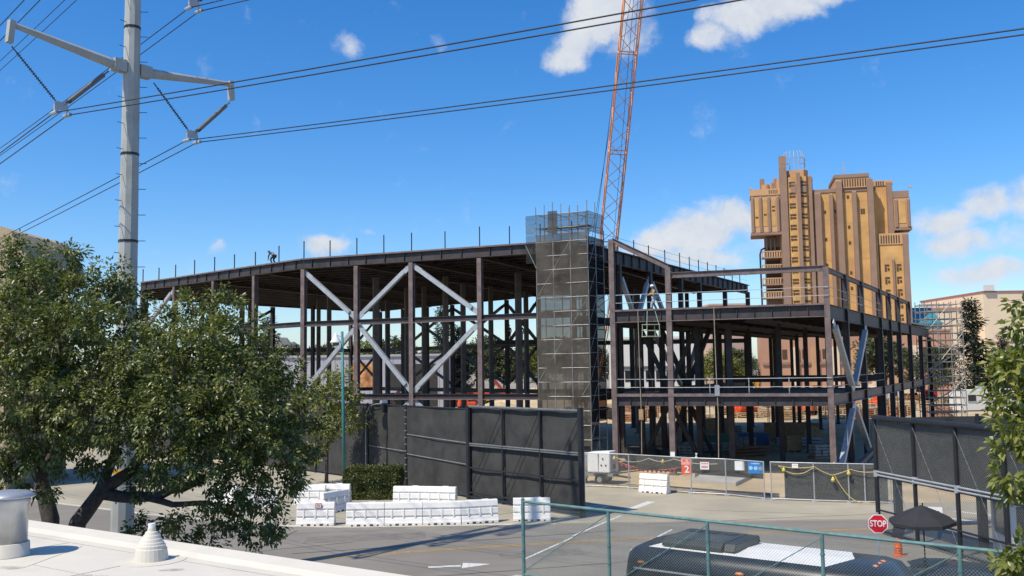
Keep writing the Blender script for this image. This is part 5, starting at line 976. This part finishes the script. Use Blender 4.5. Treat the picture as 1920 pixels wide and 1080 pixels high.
# ================================================================== OCHRE TOWER
OCH = mat('ochre_stucco', (.62, .36, .135), .9, var=.16, scale=.25, stain=(.11, (.50, .27, .13), .8)); OCHP = mat('pink_ochre_stucco', (.56, .33, .17), .9, var=.1, scale=.2)
MAUV = mat('mauve_stucco', (.30, .195, .14), .9, var=.1, scale=.3); TDARK = mat('tower_opening', (.10, .06, .035), .9)
twr = empty('ochre_tower', (70.0, 205.5, 0), -math.atan2(70, 205.5)+.10, label='tall ochre and mauve stucco tower block with vertical ribs beyond the low frame', cat='tower')
twr.scale = (.855, .9, .935)
def tb(name, u0, u1, v0, v1, z0, z1, m_, parent=twr, bevel=0): k = MB(); k.prism([(u0, v0), (u1, v0), (u1, v1), (u0, v1)], z0, z1); return k.build(name, m_, parent, bevel=bevel)
def rib(u, w, v, z1, m_=MAUV, parent=twr, cap=True, z0=0, d=1.0):
    w *= .8
    k = MB(); k.poly([(u-w/2, v, z0), (u+w/2, v, z0), (u+w/2, v-d, z0), (u-w/2, v-d, z0), (u-w/2, v, z1), (u+w/2, v, z1), (u+w/2*.9, v-d, z1-.5), (u-w/2*.9, v-d, z1-.5)], [(0, 1, 2, 3), (7, 6, 5, 4), (3, 2, 6, 7), (2, 1, 5, 6), (1, 0, 4, 5), (0, 3, 7, 4)]); return k.build('rib', m_, parent)
# left shaft (half octagon)
k = MB(); k.prism([(-12.5, 2), (-11.4, -3), (-8.8, -4.6), (-5.0, -4.6), (-3.2, -2.4), (-3.2, 8), (-12.5, 8)], 0, 51.4); ls = k.build('shaft_wall', OCH, twr)
k = MB(); k.prism([(-11.2, 0), (-10.4, -2.4), (-8.6, -3.6), (-5.4, -3.6), (-4.2, -2), (-4.2, 5), (-11.2, 5)], 51.4, 53.2); k.build('shaft_top', OCHP, twr)
rib(-10.6, 2.4, -3.2, 54.5, d=1.5); rib(-6.9, 1.1, -4.6, 52.6); rib(-4.0, 1.2, -3.2, 51.8, d=1.2); rib(-12.3, 1.0, 1, 52.5)
tb('turret_post', -11.5, -9.7, -4.2, -2.6, 54, 56.6, MAUV); tb('turret_post', -16.2, -15.0, 2, 3.5, 48, 52.5, MAUV); tb('turret_wall', -15.8, -12, 1.5, 7, 47, 51.0, OCHP); rib(-14.3, .7, 1.5, 51.4, z0=47, d=.5); rib(-13, .7, 1.5, 51.8, z0=47, d=.5)
for n in range(13):
    z = 18.5+n*2.55
    for u in (-8.5, -5.6):
        for dz in (0, .75): tb('window', u-.75, u+.75, -4.72, -4.55, z+dz, z+dz+.34, TDARK, ls)
for u in (-8.2, -5.7): k = MB(); k.poly([(u-.65, -4.72, 47.3), (u+.65, -4.72, 47.3), (u+.65, -4.72, 49.6), (u, -4.72, 50.3), (u-.65, -4.72, 49.6)], [(0, 1, 2, 3, 4)]); k.build('window', MAUV, ls)
# left overhanging bay
tb('bay_wall', -18.8, -11.6, -4.2, 3, 38.6, 47.4, OCHP); tb('bay_base', -19.1, -11.5, -4.5, 3.2, 37.9, 38.6, MAUV); tb('bay_cornice', -19.0, -11.5, -4.4, 3.2, 47.4, 48.9, OCHP)
for u in (-18.5, -16.5, -14.4, -12.2): rib(u, .75, -4.2, 47.3, z0=38.6, d=.4)
for u in (-17.5, -15.4, -13.3): tb('panel', u-.55, u+.55, -4.28, -4.15, 40, 46.3, OCH)
for u in np.arange(-14.2, -11.8, .48): tb('parapet_slot', u-.1, u+.1, -4.46, -4.38, 47.7, 48.6, TDARK)
for u, z in ((-17.5, 42), (-15.4, 42.6), (-13.3, 43.5), (-13.3, 44.4)): tb('window', u-.35, u+.35, -4.34, -4.27, z, z+.35, TDARK)
# recessed column and balconies under the bay
tb('recess_wall', -15.6, -11.8, -1.2, 4, 0, 37.9, MAUV); k = MB()
for n, z in enumerate((32.4, 29.2, 26.0, 22.8)):
    b_ = tb('balcony', -16.6, -11.7, -3.8, -1.2, z, z+.35, MAUV)
    for u in np.arange(-16.5, -11.6, .62): tb('baluster', u-.16, u+.16, -3.8, -3.6, z+.35, z+1.5, OCHP, b_)
    tb('handrail', -16.6, -11.7, -3.85, -3.55, z+1.5, z+1.75, OCHP, b_); tb('dark_opening', -15.4, -12.0, -1.3, -1.15, z+1.9, z+2.9, TDARK, b_)
for u in (-15.2, -14.2, -13.2): rib(u, .5, -1.2, 37.9, z0=34.5, d=.6)
k = MB(); k.path([(-16.9, -3, 20), (-17.0, -3, 33.5), (-16.6, -3, 34.6), (-15.7, -2.5, 35)], .22, 8); k.build('pipe', BLACK, twr)
# main slab
mw = tb('main_wall', -3.3, 11.9, -3.4, 12, 0, 47.4, OCH); tb('parapet', -3.5, 12.0, -3.6, 12, 47.4, 48.2, MAUV)
pw = tb('upper_parapet', 2.2, 10.2, -3.9, 10, 48.2, 50.6, OCHP); tb('upper_cap', 2.0, 10.4, -4.1, 10, 50.6, 51.4, MAUV)
for u in np.arange(3.9, 9.5, .62): tb('parapet_slot', u-.13, u+.13, -3.98, -3.88, 48.5, 50.2, TDARK, pw)
for u, w, z in ((-2.3, 2.0, 47.6), (1.0, 1.0, 47.2), (3.0, 1.9, 50.2), (6.6, 1.3, 47.6), (10.5, 1.8, 50.4)): rib(u, w, -3.4, z, d=1.1)
for u, zs in ((-.6, (42.5, 36, 30, 24)), (2.0, (42.5,)), (5.1, (38.7, 35.0, 28, 24.4, 45.8))):
    for z in zs: tb('window', u-.22, u+.3, -3.5, -3.38, z, z+.7, TDARK, mw)
tb('window', 8.1, 8.5, -3.5, -3.38, 42.0, 43.2, TDARK, mw); tb('window', 8.65, 9.05, -3.5, -3.38, 42.0, 43.2, TDARK, mw)
for z in (40.0, 45.0, 31.5): tb('wall_joint', -3.2, 11.8, -3.43, -3.39, z, z+.08, OCHP, mw)
# right wing, right bay, lower right block
tb('right_wall', 11.9, 16.2, -.8, 11, 0, 48.8, OCH); rw_ = tb('right_parapet', 11.9, 16.4, -1.0, 11, 48.8, 50.0, OCHP); rib(15.5, 1.7, -.8, 49.8, d=1.2)
for u in np.arange(12.5, 14.6, .55): tb('parapet_slot', u-.13, u+.13, -1.06, -.98, 48.9, 49.8, TDARK, rw_)
tb('bay_wall', 16.2, 20.2, -1.8, 5, 38.7, 45.6, OCHP); tb('bay_base', 16.1, 20.4, -2.0, 5.2, 38.0, 38.7, MAUV); tb('bay_cornice', 16.1, 20.0, -1.9, 5.2, 45.6, 47.2, MAUV)
for u in (16.8, 19.7): rib(u, .8, -1.8, 45.5, z0=38.7, d=.4)
tb('panel', 17.4, 19.1, -1.9, -1.75, 39.6, 44.9, OCH)
lb = tb('lower_wall', 12.2, 18.9, -3.0, 9, 0, 34.6, OCH); tb('lower_parapet', 12.1, 19.2, -3.2, 9, 34.6, 37.2, OCHP); rib(18.4, 1.7, -3.0, 37.2, d=.9); rib(15.3, .6, -3.0, 31.5, d=.5)
for u in np.arange(12.7, 17.4, .6): tb('parapet_slot', u-.13, u+.13, -3.28, -3.18, 34.9, 36.7, TDARK, lb)
for n in range(7):
    for u in (13.8, 16.6): tb('window', u-.55, u+.55, -3.1, -2.95, 29.6-n*2.9, 30.0-n*2.9, TDARK, lb); tb('window', u-.55, u-.1, -3.1, -2.95, 28.4-n*2.9, 29.4-n*2.9, TDARK, lb); tb('window', u+.1, u+.55, -3.1, -2.95, 28.6-n*2.9, 29.2-n*2.9, TDARK, lb)
# roof railings and masts
MAST = mat('mast_grey', (.42, .42, .42), .5)
k = MB(); 
for i in range(9):
    a = i*PI/8; x, y = -7.6+2.9*math.cos(a), 0-2.9*math.sin(a); k = MB(); k.path([(x, y, 53), (x, y, 56.5), (x*.75-1.9, y*.75, 58.2)], .10, 5); k.build('rail_hoop', MAST, twr)
for z in (55, 56.5): k = MB(); k.path([(-7.6+2.9*math.cos(i*PI/8), -2.9*math.sin(i*PI/8), z) for i in range(9)], .07, 5); k.build('rail_ring', MAST, twr)
for u, h in ((4.6, 3.8), (5.1, 2.6), (9.2, 1.6)): k = MB(); k.tube((u, -2, 51.3), (u, -2, 51.3+h), .09, 5); k.build('mast', MAST, twr)
for u in (-19, 20): k = MB(); k.box((u, -4, 49.2 if u < 0 else 47.6), (.9, .5, .4)); k.build('floodlight', MAST, twr)
# ================================================================== BACKGROUND BUILDINGS
PEACH = mat('peach_stucco', (.80, .63, .44), .9, var=.06, scale=.1); SAL = mat('salmon_stucco', (.50, .28, .18), .9, var=.08, scale=.2); GREYW = mat('grey_panel_wall', (.40, .40, .43), .8, var=.05, scale=.2); OFFW = mat('offwhite_wall', (.68, .66, .60), .8, var=.05)
def bldg(name, label, x0, x1, y0, y1, h, m_, roof=None, cat='building'):
    r = empty(name, ((x0+x1)/2, y0, 0), label=label, cat=cat); w = (x1-x0)/2
    k = MB(); k.box((0, (y1-y0)/2, h/2), (2*w, y1-y0, h)); k.build('wall', m_, r); k = MB(); k.box((0, (y1-y0)/2, h+.2), (2*w+.5, y1-y0+.5, .4)); k.build('roof_edge', roof or m_, r); return r
def wpanel(r, x0, x1, z0, z1, m_, name='window', d=.06): k = MB(); k.box(((x0+x1)/2, -d/2-.01, (z0+z1)/2), (x1-x0, d, z1-z0)); return k.build(name, m_, r)
gb = bldg('warehouse', 'long grey panelled building with an orange mural seen through the hall', -42, -12.5, 170, 190, 9.4, GREYW)
MUR = mat('orange_mural', (.42, .13, .05), .8, var=.5, scale=.7, col2=(.62, .3, .12)); mo = wpanel(gb, -2.0, 2.4, 3.6, 8.3, MUR, 'mural')
for i in range(14): x = -13.5+i*2.1; wpanel(gb, x, x+.06, .2, 9.2, mat('panel_joint', (.3, .3, .32), .8), 'panel_joint', .03)
wpanel(gb, 4.6, 13.5, .3, 8.0, mat('dark_opening', (.05, .045, .04), .9), 'loading_door'); wpanel(gb, 4.8, 10, 2.9, 3.3, GREYW, 'canopy', 1.5)
wb = bldg('white_hall', 'white walled hall seen under the low frame left of the tower', 19.5, 34.5, 172, 190, 12, OFFW)
for i in range(7): wpanel(wb, -6.5+i*1.9, -5.2+i*1.9, 4.2, 6.2, GLASS)
wpanel(wb, -7.2, 7.2, 6.5, 7.0, mat('grey_band', (.12, .12, .13), .8), 'band', .2)
sb1 = bldg('salmon_building', 'salmon pink low building at the foot of the ochre tower', 52, 92, 196, 199, 13.5, SAL, SAL)
for i in range(9): wpanel(sb1, -18+i*4.2, -16.4+i*4.2, 2.5, 10.5, PEACH if i % 2 else OCHP, 'pilaster', .4)
wpanel(sb1, -19.8, 19.8, 6.8, 7.3, MAUV, 'string_course', .3)
for i in range(8): wpanel(sb1, -15.6+i*4.2, -14.6+i*4.2, 8, 10, TDARK)
sb2 = bldg('pale_annex', 'pale pink annex left of the ochre tower', 43.5, 51.5, 205, 215, 20, mat('pale_pink', (.55, .38, .29), .9, var=.06)); wpanel(sb2, -2.5, 2.0, 15, 16.5, TDARK); wpanel(sb2, -3.6, 3.6, 18, 18.5, SAL, 'string_course', .2)
pb1 = bldg('peach_building', 'large peach wall with red coping at the far right', 131.5, 190, 260, 300, 26, PEACH, mat('red_coping', (.40, .16, .12), .8)); wpanel(pb1, -28, 28, 12, 12.3, SAL, 'string_course', .2); wpanel(pb1, -29.3, -26.5, 26.5, 28, OFFW, 'parapet_block', 1)
bldg('peach_wing', 'lower peach wing with thin parapet behind the conifers', 100, 131, 264, 295, 21.8, PEACH, SAL)
tg_ = bldg('glass_canopy', 'small teal glazed roof between the tower and the scaffold stair', 80, 92, 200, 210, 15.0, mat('teal_glass', (.06, .25, .30), .2)); k = MB(); k.sweep((-6, 5, 15.4), (6, 5, 15.4), [(-5, 0), (5, 0), (0, 3.5)]); k.build('glazed_roof', mat('teal_glass', (.06, .25, .30), .2), tg_)
dm = empty('tan_roof', (-33.6, 60, 0), label='tan curved roof shoulder rising behind the tree at the far left', cat='building'); k = MB(); k.prism([(-6, 0), (1.3, 0), (1.3, 8), (-6, 8)], 0, 14); k.build('wall', mat('tan_plaster', (.50, .38, .24), .9), dm)
k = MB(); pr = [(-6, 13.5), (2.4, 13.5), (2.3, 14.6), (1.7, 15.8), (1.1, 16.6), (.5, 16.9), (-6, 17.1)]; k.poly([(x, y, z) for y in (0, 8) for x, z in pr], [tuple(range(7)), tuple(range(13, 6, -1))]+[(i, 7+i, 7+(i+1) % 7, (i+1) % 7) for i in range(7)]); k.build('curved_roof', mat('tan_plaster', (.50, .38, .24), .9), dm)
# pale rocky hill
k = MB(); ROCK = mat('pale_rock', (.36, .33, .30), .95, var=.35, scale=.12, bump=.8, bscale=.5)
def rk(u, v):
    a = u*2*PI; r = (1-v)*30; h = 17*v**.8*(1+.0*u); n = math.sin(a*3+v*7)*.16+math.sin(a*7+v*19)*.09+math.sin(a*13-v*31)*.05
    return V(-88+math.cos(a)*r*(1+n), 352+math.sin(a)*r*(1+n), max(0, h*(1+n*.8)-.5))
k.sheet(rk, 60, 26); k.build('rocky_hill', ROCK, kind='structure')
k = MB(); HILL = mat('wooded_hill', (.05, .065, .04), .95, var=.3, scale=.02)
k.sheet(lambda u, v: V(-900+1800*u, 900+v*300, (16+9*math.sin(u*17)+6*math.sin(u*41+1)+3*math.sin(u*97))*math.sin(v*PI)), 90, 10); k.build('hills', HILL, kind='structure')
# ================================================================== SITE EQUIPMENT
def machine(name, label, x, y, rz, paint, kind):
    r = empty(name, (x, y, .012), rz, label=label, cat=kind)
    if kind == 'excavator':
        for s_ in (-1, 1): k = MB(); k.box((0, s_*1.1, .45), (3.6, .55, .9)); k.build('track', RUBBER, r, bevel=.25)
        k = MB(); k.box((-.4, 0, 1.6), (2.9, 2.5, 1.2)); k.build('body', paint, r, bevel=.15); k = MB(); k.box((.6, .7, 2.3), (1.4, 1.0, 1.5)); c_ = k.build('cab', paint, r, bevel=.1); k = MB(); k.box((.65, .7, 2.5), (1.42, 1.03, .8)); k.build('window', GLASS, c_)
        k = MB(); k.bar((.9, -.3, 1.7), (3.4, -.3, 4.3), .4, .5); k.build('boom', paint, r); k = MB(); k.bar((3.3, -.3, 4.3), (5.2, -.3, 2.0), .3, .4); k.build('stick', paint, r); k = MB(); k.box((5.2, -.3, 1.4), (.9, 1.0, .9)); k.build('bucket', BLACK, r, bevel=.15)
    elif kind == 'loader':
        for sx in (-1.4, 1.4):
            for s_ in (-1, 1): k = MB(); k.tube((sx, s_*.8, .75), (sx, s_*1.3, .75), .75, 16); k.build('wheel', RUBBER, r)
        k = MB(); k.box((-1.2, 0, 1.5), (2.6, 1.7, 1.2)); k.build('body', paint, r, bevel=.15); k = MB(); k.box((.2, 0, 2.5), (1.4, 1.5, 1.6)); c_ = k.build('cab', paint, r, bevel=.1); k = MB(); k.box((.2, 0, 2.6), (1.43, 1.53, .9)); k.build('window', GLASS, c_)
        k = MB(); k.bar((.8, 0, 1.5), (3.0, 0, .7), .9, .35); k.build('arm', paint, r); k = MB(); k.box((3.4, 0, .6), (.9, 2.5, 1.0)); k.build('bucket', paint, r, bevel=.2)
    else:
        for sx in (-1, 1):
            for s_ in (-1, 1): k = MB(); k.tube((sx, s_*.75, .4), (sx, s_*1.05, .4), .4, 14); k.build('wheel', RUBBER, r)
        k = MB(); k.box((0, 0, 1.0), (3.0, 1.7, .8)); k.build('chassis', paint, r, bevel=.15); k = MB(); k.box((-.6, 0, 1.75), (1.6, 1.5, .8)); k.build('turret', paint, r, bevel=.12)
        k = MB(); k.bar((-1.2, 0, 2.0), (3.6, 0, 2.9), .35, .4); k.build('boom', paint, r); k = MB(); k.box((4.1, 0, 2.7), (1.0, 1.4, 1.1)); k.build('basket', paint, r)
    return r
LIFT = mat('lift_orange_red', (.70, .085, .02), .45, var=.1)
machine('boom_lift', 'orange boom lift behind the side columns of the low frame', 54.9, 143, 2.7, LIFT, 'lift'); machine('boom_lift', 'red orange boom lift just right of the corner column', 49.8, 142, .3, LIFT, 'lift'); machine('telehandler', 'red telescopic handler near the silver scaffold stair', 73.0, 168, 2.9, RED, 'loader')
machine('boom_lift', 'orange lift seen low through the hall beside the scaffold tower', -8.0, 160, .2, LIFT, 'lift'); machine('excavator', 'dark red excavator among the trees behind the hall', -1, 186, 2.5, mat('dull_red', (.30, .04, .04), .5), 'excavator'); machine('excavator', 'maroon excavator parked in front of the grey building', -22, 160, .4, mat('maroon', (.12, .05, .05), .5), 'excavator')
machine('wheel_loader', 'yellow wheel loader far back under the low frame deck', 51, 232, 1.0, mat('loader_yellow', (.60, .33, .05), .5), 'loader'); machine('wheel_loader', 'small yellow loader on the dirt seen through the hall', -3.5, 178, 1.2, mat('loader_yellow', (.60, .33, .05), .5), 'loader')
def container(name, label, x, y, w, h, d, m_, rz=0, cat='container'):
    r = empty(name, (x, y, .012), rz, label=label, cat=cat); k = MB(); k.box((0, 0, h/2+.15), (w, d, h)); k.build('body', m_, r, bevel=.04); k = MB(); k.box((0, 0, .08), (w*.94, d*.9, .15)); k.build('base', BLACK, r); return r
c1 = container('yellow_container', 'yellow box container left of the pair far back under the deck', 61.3, 233, 4.6, 2.7, 2.4, YELLOW); c2 = container('yellow_container', 'yellow box container right of the pair far back under the deck', 67, 231, 3.6, 2.7, 2.4, YELLOW)
for c_, w in ((c1, 4.6), (c2, 3.6)):
    for sx in (-.25, .25): k = MB(); k.box((sx*w, -1.22, 1.5), (.06, .04, 2.5)); k.build('door_seam', BLACK, c_)
for x, y, w, l in ((57, 232, 4.6, 'white box van left of the yellow containers'), (45.5, 230, 4.0, 'white box van far back between the dark columns'), (41, 228, 3.6, 'small white van beside the wheel loader'), (32, 225, 4.5, 'white trailer far back left of the loader')):
    c_ = container('white_van', l, x, y, w, 2.6, 2.2, WHITE, cat='van')
    for sx in (-.3, .3): k = MB(); k.tube((sx*w, -1.2, .4), (sx*w, -1.0, .4), .4, 12); k.build('wheel', RUBBER, c_)
    k = MB(); k.box((w*.38, -1.12, 1.9), (w*.2, .06, .7)); k.build('window', GLASS, c_)
for i, (x, y, l) in enumerate(((68.5, 136, 'white site office trailer right of the silver scaffold stair'), (60, 158, 'white site office trailer seen between the side columns'))):
    r = container('site_office', l, x, y, 10, 2.9, 3, OFFW, .15, cat='trailer')
    for sx in (-3.4, 0, 3.4): k = MB(); k.box((sx, -1.53, 1.9), (1.2, .06, .9)); w_ = k.build('window', GLASS, r); k = MB(); k.box((sx, -1.55, 1.42), (1.4, .1, .08)); k.build('sill', GALV, w_)
    k = MB(); k.box((1.7, -1.53, 1.35), (.9, .06, 2.0)); k.build('door', GREYW, r); k = MB(); k.box((-1, 0, 3.3), (1.0, .8, .5)); k.build('air_unit', GALV, r)
    k = MB(); k.bar((1.7, -2.2, .1), (1.7, -1.6, .6), 1.2, .1); k.build('steps', GALV, r)
container('grey_cabinet', 'pale grey steel cabinet above the right screen fence by the tree', 30.2, 58, 2.2, 3.4, 1.6, mat('cabinet_grey', (.42, .44, .45), .6), cat='cabinet')
# orange mesh fencing, timber, rebar
for i, (x0, y0, x1, y1, l) in enumerate(((-12, 190, -2, 188, 'orange safety fence on the far dirt left of the scaffold'), (-1, 196, 10, 192, 'orange safety fence on the far dirt behind the rear columns'), (-14.5, 176, -9, 177, 'orange safety fence beside the grey building'))):
    r = empty('safety_fence', (0, 0, 0), label=l, cat='fence'); panel((x0, y0), (x1, y1), .2, 2.4, r, name='mesh', m_=ORFENCE, amp=.15)
    for t_ in (0, .33, .66, 1): k = MB(); k.tube((x0+(x1-x0)*t_, y0+(y1-y0)*t_-.25, 0), (x0+(x1-x0)*t_, y0+(y1-y0)*t_-.25, 2.5), .05, 5); k.build('stake', BLACK, r)
PLK = MB().box((0, 0, 0), (4.2, .28, .1)).mesh('plank', TIMBER); PLK2 = MB().box((0, 0, 0), (3.2, .3, .12)).mesh('plank', mat('red_timber', (.45, .2, .1), .8, var=.2)); PLK3 = MB().box((0, 0, 0), (3.6, .3, .14)).mesh('plank', mat('pale_timber', (.62, .48, .3), .8, var=.2))
BUN = MB().box((0, 0, 0), (.12, 1.9, .12)).mesh('bearer', mat('pale_timber', (.62, .48, .3), .8, var=.2))
spots = []
while len(spots) < 80:
    x, y = random.uniform(14, 78), random.uniform(112, 175)
    u = x/y
    if .10 < u < .46 and all((x-a)**2+(y-b)**2 > 11 for a, b in spots) and not (y < 120 and x < 51): spots.append((x, y))
spots.sort(key=lambda p: p[0]/p[1])
for n, (x, y) in enumerate(spots):
    r = empty('timber_stack', (x, y, .012), random.uniform(-.5, .9), cat='timber stack', group='timber stacks in the material yard')
    rows = random.randint(2, 6); pk = random.choice((PLK, PLK, PLK2, PLK3)); side_ = 'left' if x/y < .2 else ('middle' if x/y < .3 else ('right' if x/y < .38 else 'far right'))
    tag(r, label='%s stack of %s timber on the yard dirt, %s part behind the low frame' % ('low' if rows < 4 else 'high', {PLK: 'tan', PLK2: 'reddish', PLK3: 'pale'}[pk], side_), group='timber stacks in the material yard')
    for j in range(rows):
        for i in range(4): link('plank', pk, r, (random.uniform(-.15, .15), -.6+i*.4, .2+j*.23))
        for bx in (-1.2, 1.2): link('bearer', BUN, r, (bx, 0, .07+j*.23))
# rebar starters (thin posts) in the yard
RB = MB().tube((0, 0, 0), (0, 0, 2.4), .05, 5).mesh('rebar_post', mat('rust', (.22, .09, .04), .8)); n = 0; rbl = []
while len(rbl) < 36:
    x, y = random.uniform(12, 60), random.uniform(105, 165)
    if .1 < x/y < .42 and not inside(DP, x, y): rbl.append((x, y))
rbl.sort(key=lambda p: p[0]/p[1])
for n, (x, y) in enumerate(rbl): tag(link('rebar_post', RB, None, (x, y, 0)), label='thin rusty starter bar standing in the %s part of the yard' % ('left' if x/y < .2 else ('middle' if x/y < .3 else 'right')), cat='post', group='starter bars in the yard')
# clutter in the shade of the low frame
BRN = mat('plywood', (.35, .2, .1), .8); GRN = mat('green_bin', (.03, .14, .09), .6); BLU = mat('blue_tarp', (.06, .12, .25), .6)
for nm, l, x, y, z, sx, sy, sz, m_, rz in (('plywood_crate', 'brown plywood crate in the shade under the low deck', 22.9, 78, .6, 1.4, 1.2, 1.2, BRN, .2), ('waste_bin', 'green waste bin in the shade behind the second column', 17.3, 80, .6, 2.2, 1.3, 1.2, GRN, .3), ('tarp_bundle', 'blue wrapped bundle in the shade beneath the deck', 21.3, 84, .5, 2.6, 1.4, 1.0, BLU, -.2), ('pallet_load', 'grey pallet load in the shade near the tall column', 9.6, 72.5, .45, 2.2, 1.2, .9, GREYCOL, .1), ('pallet_load', 'dark pallet load in the shade left of the second column', 11.6, 71.5, .4, 1.4, 1.2, .8, BLACK, .1), ('plywood_crate', 'long low plywood box farther back in the shade', 26.5, 90, .7, 5, 1.4, 1.4, BRN, -.3), ('plywood_crate', 'brown plywood crate leaning by the back columns', 20.5, 96, .8, 2.4, 1.4, 1.6, BRN, .5)):
    r = empty(nm, (x, y, .012), rz, label=l, cat='crate'); k = MB(); k.box((0, 0, sz/2+.12), (sx, sy, sz)); k.build('box', m_, r, bevel=.03)
    for q_ in (-.4, 0, .4): k = MB(); k.box((q_*sx, 0, .06), (.12, sy, .12)); k.build('bearer', TIMBER, r)
    k = MB(); k.box((0, 0, sz+.14), (sx*1.03, sy*1.03, .05)); k.build('lid', m_, r)
CLUT = [('steel bundle', 'bundle of steel bars'), ('pipe rack', 'rack of pipes'), ('sack pallet', 'pallet of pale sacks'), ('cable drum', 'timber cable drum')]
RUST = mat('rusty_bar', (.28, .13, .07), .8, var=.3); SACK = mat('sack', (.5, .46, .4), .9)
WHERE = ['left of the first interior column', 'beside the green waste bin', 'in front of the blue bundle', 'between two interior columns at the left', 'in the middle of the shaded floor', 'behind the brown crate', 'near the corner column', 'far back by the sunlit edge at the left', 'far back by the sunlit edge in the middle', 'far back by the sunlit edge at the right', 'just behind the second front column', 'halfway back on the right side']
for n, (x, y) in enumerate(((11.0, 76.5), (16.0, 78.5), (19.8, 80.5), (12.6, 80.5), (18.6, 74.5), (24.8, 82), (23.6, 72.6), (15.5, 90), (21.8, 98.5), (29.0, 97), (13.4, 73.4), (27.4, 86.5))):
    kd = n % 4; nm, ds = CLUT[kd]; r = empty(nm.replace(' ', '_'), (x, y, .012), random.uniform(-.6, .6), label='%s in the shade %s' % (ds, WHERE[n]), cat=nm)
    if kd < 2:
        for j in range(3):
            for i in range(5): k = MB(); k.tube((-1.9, -.5+i*.25, .25+j*.24), (1.9, -.5+i*.25, .25+j*.24), .09 if kd else .06, 6); k.build('bar', RUST if kd == 0 else GALV, r)
        for bx in (-1.2, 1.2): k = MB(); k.box((bx, 0, .07), (.12, 1.4, .13)); k.build('bearer', TIMBER, r)
    elif kd == 2:
        for j in range(4):
            for i in range(3): k = MB(); k.box((-.55+i*.55, random.uniform(-.04, .04), .28+j*.22), (.52, 1.0, .2), random.uniform(-.05, .05)); k.build('sack', SACK, r, bevel=.06)
        k = MB(); k.box((0, 0, .08), (1.7, 1.1, .14)); k.build('pallet', TIMBER, r)
    else:
        for sy in (-.45, .45): k = MB(); k.tube((0, sy-.04, .75), (0, sy+.04, .75), .75, 20); k.build('flange', TIMBER, r)
        k = MB(); k.tube((0, -.4, .75), (0, .4, .75), .45, 16); k.build('core', BLACK, r)
machine('boom_lift', 'red lift parked in the sunlit yard behind the second column', 31.5, 128, .5, LIFT, 'lift'); machine('boom_lift', 'orange lift in the sunlit yard right of the middle columns', 40.5, 131, 2.4, mat('lift_red', (.62, .16, .06), .5), 'lift')
gc = empty('gas_cylinder', (11.75, 61.0, 0), label='grey gas cylinder standing behind the number 2 sign', cat='gas cylinder'); k = MB(); k.lathe([(.13, 0), (.13, 1.25), (.06, 1.42), (.035, 1.44), (.035, 1.55)], 12); k.build('bottle', mat('pale_green', (.35, .4, .36), .4), gc, smooth=True); k = MB(); k.box((0, 0, 1.58), (.12, .06, .08)); k.build('valve', WHITE, gc)
# dirt heaps
def heap(x, y, r, h, label):
    k = MB(); k.sheet(lambda u, v: V(x+math.cos(u*2*PI)*r*(1-v)*(1+.15*math.sin(u*19+x)), y+math.sin(u*2*PI)*r*(1-v), h*(v**.8)*(1+.1*math.sin(u*25+v*9))), 36, 10); k.build('dirt_heap', DIRT, smooth=True, label=label, cat='dirt heap')
heap(4, 172, 9, 3.2, 'sunlit dirt heap right of the far orange fence'); heap(-2, 150, 7, 1.6, 'low dirt heap seen below the hall girt'); heap(38, 190, 12, 3.0, 'wide dirt heap behind the material yard'); heap(72, 185, 10, 3.0, 'dirt heap left of the site office trailer')
